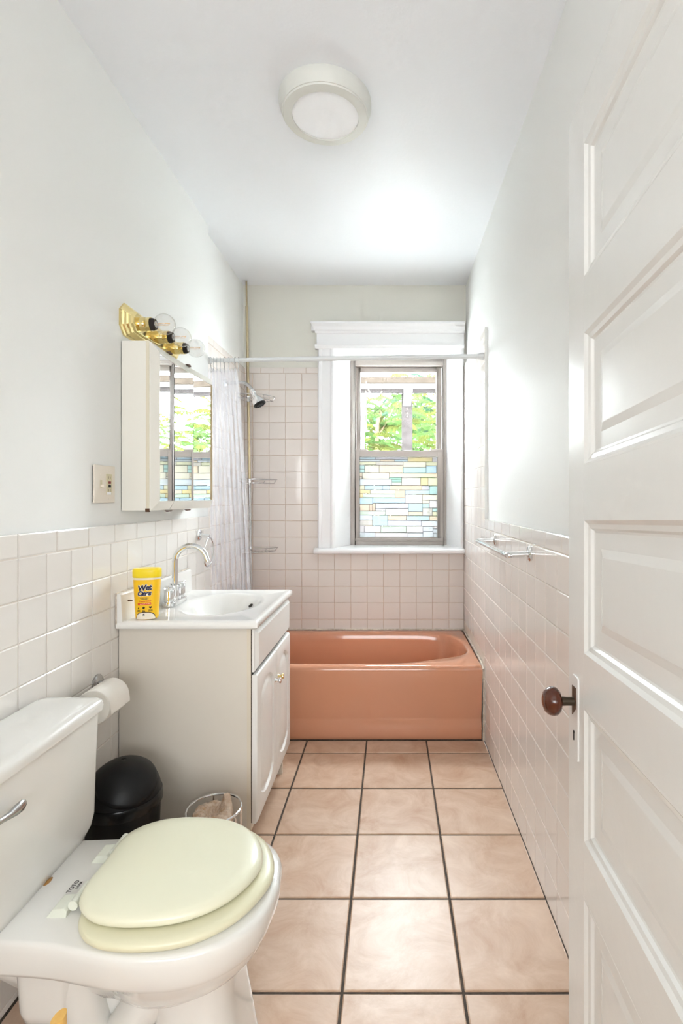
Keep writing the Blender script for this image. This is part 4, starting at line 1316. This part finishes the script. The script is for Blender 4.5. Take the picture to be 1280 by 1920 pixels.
for k, x in enumerate(HX):
    z = rz_at(x)
    yaw = random.uniform(-.8, .8)
    c, s = math.cos(yaw), math.sin(yaw)
    loop = []
    for t in range(16):
        a = -0.55 * PI + 1.65 * PI * t / 15
        loop.append((.0150 * math.cos(a), .0150 * math.sin(a)))
    path = [(.004, -.062), (.0105, -.048), (.004, -.034)] + [(u + .001, w) for u, w in loop] + [(-.014, -.016), (-.004, -.038), (-.010, -.050), (-.002, -.064)]
    pts = [(x + u * s * .7, RY + u * c, z + w) for u, w in path]
    hk = MB().tube(spline(pts, 3), .0014, 6).build('curtain_hook', chrome_d, None)
    tag(hk, ('first', 'second', 'third', 'fourth', 'fifth', 'sixth', 'seventh', 'last')[k] + ' wire curtain hook on the shower rod counted from the left wall', 'curtain hook', 'wire hooks on the shower rod')
# clear liner, bunched at the wall
cur = MB()
nu, nv = 220, 40
vs = []
for j in range(nv + 1):
    t = j / nv
    z = 1.925 - t * (1.925 - .44)
    xr = -.800 + .085 * (t ** 0.8)
    xl = -.955 + .012 * t
    y_c = RY + .030 * t
    for i in range(nu + 1):
        u = i / nu
        x = xl + (xr - xl) * u
        ph_ = u * 2 * PI * 8.0
        amp = (.014 + .016 * t) * (0.7 + 0.5 * noise.noise(Vector((u * 9, t * 1.5, 1.0))))
        y = y_c + amp * math.sin(ph_ + 1.2 * noise.noise(Vector((u * 5, t * 2.2, 5)))) + .008 * noise.noise(Vector((u * 34, t * 6, 2)))
        x2 = x + .009 * math.sin(2 * ph_ + 2 * t) + .004 * noise.noise(Vector((u * 20, t * 5, 8)))
        vs.append((max(x2, XST + .004), y, z + .006 * math.cos(ph_) * (1 - t) ** 4))
fs = [(j * (nu + 1) + i, j * (nu + 1) + i + 1, (j + 1) * (nu + 1) + i + 1, (j + 1) * (nu + 1) + i) for j in range(nv) for i in range(nu)]
cur.add(vs, fs)
tag(cur.build('shower_curtain', curtain_m, None, angle=180), 'clear plastic shower curtain bunched against the left wall', 'shower curtain')

# ================================================================ shower head
sh = thing('wall_shower', 'chrome shower head on a curved arm from the left wall', 'shower head', (XST, 2.97, 1.92))
ys, zs = 3.02, 1.923
MB().lathe([(.0005, 0), (.030, 0), (.029, .005), (.018, .012), (.012, .014), (.0005, .014)], (XST, ys, zs), 'X', 28).build('flange', chrome, sh)
arm = spline([(XST + .006, ys, zs), (XST + .05, ys, zs + .004), (XST + .105, ys, zs + .004), (XST + .138, ys, zs - .012), (XST + .162, ys, zs - .045)], 8)
MB().tube(arm, .0105, 14).build('arm', chrome_d, sh)
dvec = Vector((.47, -.10, -.82)).normalized()
q = dvec.to_track_quat('Z', 'Y').to_matrix().to_4x4()
Mh = Matrix.Translation((XST + .158, ys, zs - .040)) @ q
MB().lathe([(.0005, -.004), (.013, -.004), (.0145, .004), (.0145, .018), (.012, .022), (.015, .028), (.015, .040), (.018, .044), (.028, .058), (.034, .074), (.0355, .088), (.0355, .094), (.0005, .094)], (0, 0, 0), 'Z', 32, Mh).build('head', chrome, sh)
MB().lathe([(.0005, .093), (.0362, .093), (.0362, .099), (.033, .101), (.0005, .0985)], (0, 0, 0), 'Z', 32, Mh).build('spray_face', black_p, sh)
nzl = MB()
for k in range(12):
    a = 2 * PI * k / 12
    nzl.lathe([(.003, .099), (.0022, .105), (.0005, .1052)], (.024 * math.cos(a), .024 * math.sin(a), 0), 'Z', 6, Mh)
tag(nzl.build('nozzles', black_p, sh), kind='stuff')

# ================================================================ corner pole caddy
pc = thing('corner_caddy', 'tension pole caddy with three wire shelves in the shower corner', 'shower caddy', (-.90, 3.35, .384))
PYc = 3.355
def pole_x(z): return -.900 - .036 * (z - .38) / (ZC - .38)
p0 = (pole_x(.387), PYc, .387)
MB().tube([p0, (pole_x(1.40), PYc, 1.40)], .0075, 12).build('pole', chrome_d, pc)
MB().tube([(pole_x(1.38), PYc, 1.38), (pole_x(2.50), PYc, 2.50)], .0092, 12).build('pole', pole_m, pc)
MB().tube([(pole_x(2.49), PYc, 2.49), (pole_x(ZC - .004), PYc, ZC - .004)], .006, 10).build('pole', pole_m, pc)
MB().lathe([(.0005, 0), (.014, 0), (.014, .012), (.009, .018), (.0005, .018)], (pole_x(.385), PYc, .3845), 'Z', 16).build('foot', black_p, pc)
for z in (1.897, 1.362, .922):
    px_ = pole_x(z)
    sh_ = MB()
    def quarter(zz, r, drop=0.0):
        # arm along the back wall, round front, arm along the left wall
        ptsq = [(px_ + .012, PYc + .012, zz), (px_ + r * .75, PYc + .030, zz), (px_ + r, PYc + .018, zz)]
        for k in range(1, 9):
            a = PI / 2 * k / 9
            ptsq.append((px_ + r * math.cos(a), PYc + .018 - .78 * r * math.sin(a), zz - drop))
        ptsq += [(px_ - .010, PYc - .78 * r + .02, zz), (px_ - .030, PYc - .12, zz), (px_ - .024, PYc - .01, zz)]
        return ptsq
    sh_.tube(quarter(z + .012, .175), .0022, 6)
    sh_.tube(quarter(z - .012, .158), .0022, 6)
    for k in range(7):
        u = .02 + .125 * k / 6
        sh_.tube([(px_ + u, PYc + .022, z - .012), (px_ + u, PYc - .115 * math.sqrt(max(.05, 1 - (u / .16) ** 2)), z - .012)], .0014, 5)
    for a in (0.1, .8, 1.45):
        sh_.tube([(px_ + .175 * math.cos(a), PYc + .018 - .136 * math.sin(a), z + .012), (px_ + .158 * math.cos(a), PYc + .018 - .123 * math.sin(a), z - .012)], .0018, 5)
    so = sh_.build('shelf', chrome_d, pc)
    MB().tube([(px_, PYc, z - .018), (px_, PYc, z + .018)], .0125, 12).build('clamp', chrome, so)

# ================================================================ towel bar, towel ring
tb = thing('towel_bar', 'chrome towel bar on the tiled right wall', 'towel bar', (XRT, 2.08, 1.06))
BX, BZ = .402, 1.055
for y in (2.386, 1.787):
    fb = MB().lathe([(.0005, 0), (.0265, 0), (.0265, -.006), (.022, -.010), (.012, -.012), (.0005, -.012)], (XRT, y, 1.060), 'X', 28).build('flange', chrome, tb)
    MB().tube([(XRT - .008, y, 1.058), (XRT - .055, y, BZ + .001), (BX, y, BZ)], [.0105, .0105, .012], 14).build('post', chrome, tb)
MB().tube(spline([(BX + .014, 2.394, BZ), (BX + .004, 2.392, BZ), (BX, 2.380, BZ), (BX, 2.20, BZ), (BX, 1.95, BZ), (BX, 1.793, BZ), (BX + .004, 1.781, BZ), (BX + .014, 1.779, BZ)], 5), .0095, 14).build('bar', chrome, tb)
tr_ = thing('towel_ring', 'chrome towel ring hanging on the left wall past the vanity', 'towel ring', (XLT, 2.515, 1.07))
ty_, tz_ = 2.515, 1.074
MB().lathe([(.0005, 0), (.0265, 0), (.0265, .006), (.022, .010), (.012, .012), (.0005, .012)], (XLT, ty_, tz_), 'X', 28).build('flange', chrome, tr_)
MB().tube([(XLT + .008, ty_, tz_ - .002), (XLT + .040, ty_, tz_ - .006), (XLT + .052, ty_, tz_ - .010)], [.010, .0095, .013], 14).build('post', chrome, tr_)
rr_ = .070
MB().tube([(XLT + .050 + .004 * math.cos(a), ty_ + rr_ * math.sin(a) * .9, tz_ - .014 - rr_ + rr_ * math.cos(a)) for a in [2 * PI * k / 36 for k in range(36)]], .0038, 8, True).build('ring', chrome, tr_)

# ================================================================ ceiling lamp
CLx, CLy = -.232, 1.842
cl = thing('ceiling_lamp', 'round white flush ceiling lamp, unlit', 'ceiling light', (CLx, CLy, ZC - .07))
MB().lathe([(.0005, 0), (.1625, 0), (.1635, -.004), (.1635, -.020), (.1610, -.026), (.1545, -.046), (.1530, -.050), (.1500, -.0505), (.1485, -.053), (.1480, -.0555), (.1180, -.0575), (.1180, -.050), (.0005, -.050)], (CLx, CLy, ZC), 'Z', 72).build('housing', lamp_w, cl, angle=25)
MB().lathe([(.0005, -.0500), (.1178, -.0500), (.1178, -.0515), (.0005, -.0525)], (CLx, CLy, ZC), 'Z', 64).build('diffuser', lamp_d, cl)

# ================================================================ outside the window
gr = tag(MB().box(-14, 14, 3.75, 30, -.6, -.5).build('ground', ground_m, None, smooth=False), kind='structure')
PYP = 4.95
porch = thing('porch', 'weathered porch frame with post and beams outside the window', 'porch', (.155, PYP, -.5))
for x in (-1.55, -.85, .52, 1.35):
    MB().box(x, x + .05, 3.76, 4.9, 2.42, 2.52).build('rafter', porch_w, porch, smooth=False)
sP = PYP / FPX
def oz(y, d): return HCAM - (y - 935) * d / FPX
def ox(x, d): return (x - 732) * d / FPX
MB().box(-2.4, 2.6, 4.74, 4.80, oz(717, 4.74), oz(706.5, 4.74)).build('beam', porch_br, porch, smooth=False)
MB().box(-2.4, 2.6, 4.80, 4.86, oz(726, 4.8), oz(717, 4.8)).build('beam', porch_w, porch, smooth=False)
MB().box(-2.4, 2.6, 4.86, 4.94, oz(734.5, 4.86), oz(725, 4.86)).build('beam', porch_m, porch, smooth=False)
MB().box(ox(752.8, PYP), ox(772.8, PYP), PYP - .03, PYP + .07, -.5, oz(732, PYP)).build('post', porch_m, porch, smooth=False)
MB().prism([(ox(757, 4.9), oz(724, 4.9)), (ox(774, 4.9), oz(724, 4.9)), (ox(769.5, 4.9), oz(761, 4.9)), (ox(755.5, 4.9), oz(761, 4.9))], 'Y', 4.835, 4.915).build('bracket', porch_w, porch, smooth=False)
blt = MB()
for y in (768, 776, 782):
    blt.lathe([(.0005, 0), (.006, 0), (.006, -.004), (.0005, -.004)], (ox(763, PYP), PYP - .03, oz(y, PYP)), 'Y', 8)
tag(blt.build('bolts', cable_m, porch), kind='stuff')
cb = MB().tube(spline([(ox(x, 4.70), 4.70, oz(y, 4.70)) for x, y in ((686, 716), (689, 727), (695, 738), (704, 743.5), (711, 741), (716, 733))], 5), .004, 6)
tag(cb.build('cable', cable_m, None), 'dark cable hanging in a loop from the porch beam', 'cable')
cb = MB().tube([(ox(685.5, 4.7), 4.70, oz(733, 4.7)), (ox(686, 4.7), 4.70, oz(790, 4.7)), (ox(686.5, 4.7), 4.7, oz(806, 4.7))], [.004, .004, .009], 6)
tag(cb.build('cable', cable_m, None), 'straight dark cable hanging down at left of the window view', 'cable')
# downpipe at the far left of the view
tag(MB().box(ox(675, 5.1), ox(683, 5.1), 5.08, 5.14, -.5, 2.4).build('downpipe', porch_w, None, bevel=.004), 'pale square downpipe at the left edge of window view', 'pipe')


def leaflets(mb, base, direction, length, rnd, size):
    """one compound leaf: a drooping rib with paired leaflets"""
    d = Vector(direction).normalized()
    side = d.cross(Vector((0, 0, 1)))
    if side.length < .1: side = Vector((1, 0, 0))
    side.normalize()
    n = 8
    for k in range(1, n + 1):
        t = k / n
        p = Vector(base) + d * length * t + Vector((0, 0, -.35 * length * t * t))
        for s in (-1, 1):
            tip = p + (side * s * .8 + d * .5 + Vector((0, 0, -.45))) * size * (1.1 - .4 * t)
            w = (d * .55 + Vector((0, 0, .25))) * size * .28
            mid = (p + tip) / 2 + Vector((0, 0, .12 * size))
            mb.add([p, mid + w, tip, mid - w], [(0, 1, 2, 3)])


def tree(name, label, base, trunk_pts, r0, crown, nleaf, mats, lsize, llen):
    t = thing(name, label, 'tree', base)
    trk = MB().tube(spline([Vector(base) + Vector(p) for p in trunk_pts], 5), [r0 * (1 - .6 * k / (5 * (len(trunk_pts) - 1))) for k in range(5 * (len(trunk_pts) - 1) + 1)], 8)
    trk.build('trunk', bark, t)
    for m_ in mats:
        mb = MB()
        for k in range(nleaf // len(mats)):
            c, rx_, ry_, rz_ = random.choice(crown)
            while True:
                u = Vector((random.uniform(-1, 1), random.uniform(-1, 1), random.uniform(-1, 1)))
                if u.length < 1: break
            p = Vector(base) + Vector(c) + Vector((u.x * rx_, u.y * ry_, u.z * rz_))
            az = random.uniform(0, 2 * PI)
            leaflets(mb, p, (math.cos(az), math.sin(az), random.uniform(-.1, .5)), llen * random.uniform(.6, 1.2), random, lsize)
        f = mb.build('foliage', m_, t, smooth=False)
        tag(f, kind='stuff')
    return t


D1 = 6.2
b1 = (ox(707, D1), D1, -.5)
t1 = tree('young_tree', 'young pale-barked tree with drooping leaves close behind the porch', b1, [(0, 0, 0), (0, 0, 1.2), (-.005, 0, oz(816, D1) + .5), (.04, .05, oz(770, D1) + .5), (.06, .1, oz(720, D1) + .6)], .034,
          [((.05, .1, 2.75), .55, .5, .75), ((.45, .2, 2.5), .5, .4, .55), ((-.3, .2, 2.5), .4, .4, .5)], 210, [leaf_y, leaf_g], .10, .34)
MB().tube(spline([(ox(707, D1), D1, oz(818, D1)), (ox(718, D1), D1 + .1, oz(800, D1)), (ox(730, D1), D1 + .15, oz(775, D1)), (ox(737, D1), D1 + .2, oz(760, D1))], 4), .010, 6).build('branch', bark, t1)
tree('leafy_tree', 'yellow-green tree right of the porch post', (ox(790, 7.4), 7.4, -.5), [(0, 0, 0), (.03, 0, 1.2), (.0, 0, 2.4)], .03, [((.06, 0, 2.75), .42, .4, .5), ((.0, 0, 2.3), .35, .4, .4)], 90, [leaf_y, leaf_g], .11, .34)
tree('dense_shrub', 'dense green shrub low at the right of the window view', (ox(806, 6.6), 6.6, -.5), [(0, 0, 0), (0, 0, .8), (.02, 0, 1.5)], .02, [((0, 0, 1.75), .5, .4, .42), ((.25, .2, 1.5), .5, .4, .42)], 150, [leaf_g, leaf_d], .07, .18)
tree('dense_shrub', 'leafy shrub low at the left behind the young tree', (ox(690, 7.8), 7.8, -.5), [(0, 0, 0), (0, 0, .8), (.02, 0, 1.5)], .02, [((0, 0, 2.1), .6, .4, .5), ((.45, .2, 1.9), .5, .4, .5), ((.3, .2, 2.3), .4, .4, .5)], 200, [leaf_g, leaf_d], .09, .24)
tree('far_tree', 'tall blue-green tree far behind on the right', (ox(815, 13), 13, -.5), [(0, 0, 0), (0, 0, 2), (.05, 0, 4)], .09, [((0, 0, 4.2), 1.0, .9, 1.0), ((-.9, .5, 3.8), .9, .8, 1.0), ((.8, 0, 3.2), .9, .9, .9)], 260, [leaf_d, leaf_g], .20, .5)
tree('far_tree', 'broad green tree far behind on the left', (ox(690, 17.5), 17.5, -.5), [(0, 0, 0), (0, 0, 2), (.05, 0, 4)], .09, [((0, 0, 3.6), 1.2, .9, 1.4), ((.9, .5, 3.9), 1.0, .8, 1.3), ((-1.1, 0, 3.2), .9, .9, 1.2)], 300, [leaf_d, leaf_g], .22, .55)
for lab, x, y, h in (('leafy garden tree nearest the house, beyond the right window edge', 1.75, 6.3, 2.1), ('leafy garden tree in the middle, beyond the right window edge', 2.9, 8.3, 2.5), ('leafy garden tree farthest out, beyond the right window edge', 4.4, 11.2, 3.0)):
    k_ = y / 7.0
    tree('garden_tree', lab, (x, y, -.5), [(0, 0, 0), (.02, 0, 1.2), (0, 0, h)], .04, [((0, 0, h + .3), .65 * k_, .5, .8 * k_), ((.5 * k_, .2, h - .1), .6 * k_, .5, .8 * k_), ((-.5 * k_, .1, h - .2), .55 * k_, .5, .8 * k_)], 200, [leaf_g, leaf_y], .11 * k_, .34 * k_)
fen = thing('fence', 'tan board fence low behind the trees', 'fence', (0, 9.6, -.5))
for k in range(34):
    x = -2.4 + k * .15
    MB().box(x, x + .142, 9.6, 9.62, -.5, oz(836, 9.6) + random.uniform(-.012, .012)).build('board', fence_m, fen, smooth=False)
MB().box(-2.4, 2.7, 9.62, 9.66, .3, .4).build('rail', fence_m, fen, smooth=False)
gar = thing('garage', 'pale garage seen between leaves right of the post', 'building', (ox(800, 22), 23, -.5))
MB().box(ox(775, 22), ox(850, 22), 22, 25, -.5, oz(802, 22)).build('wall', porch_w, gar, smooth=False)
MB().prism([(ox(772, 22), oz(802, 22)), (ox(853, 22), oz(802, 22)), (ox(853, 22), oz(799, 22)), (ox(772, 22), oz(799, 22))], 'Y', 21.8, 25.2).build('roof', cable_m, gar, smooth=False)
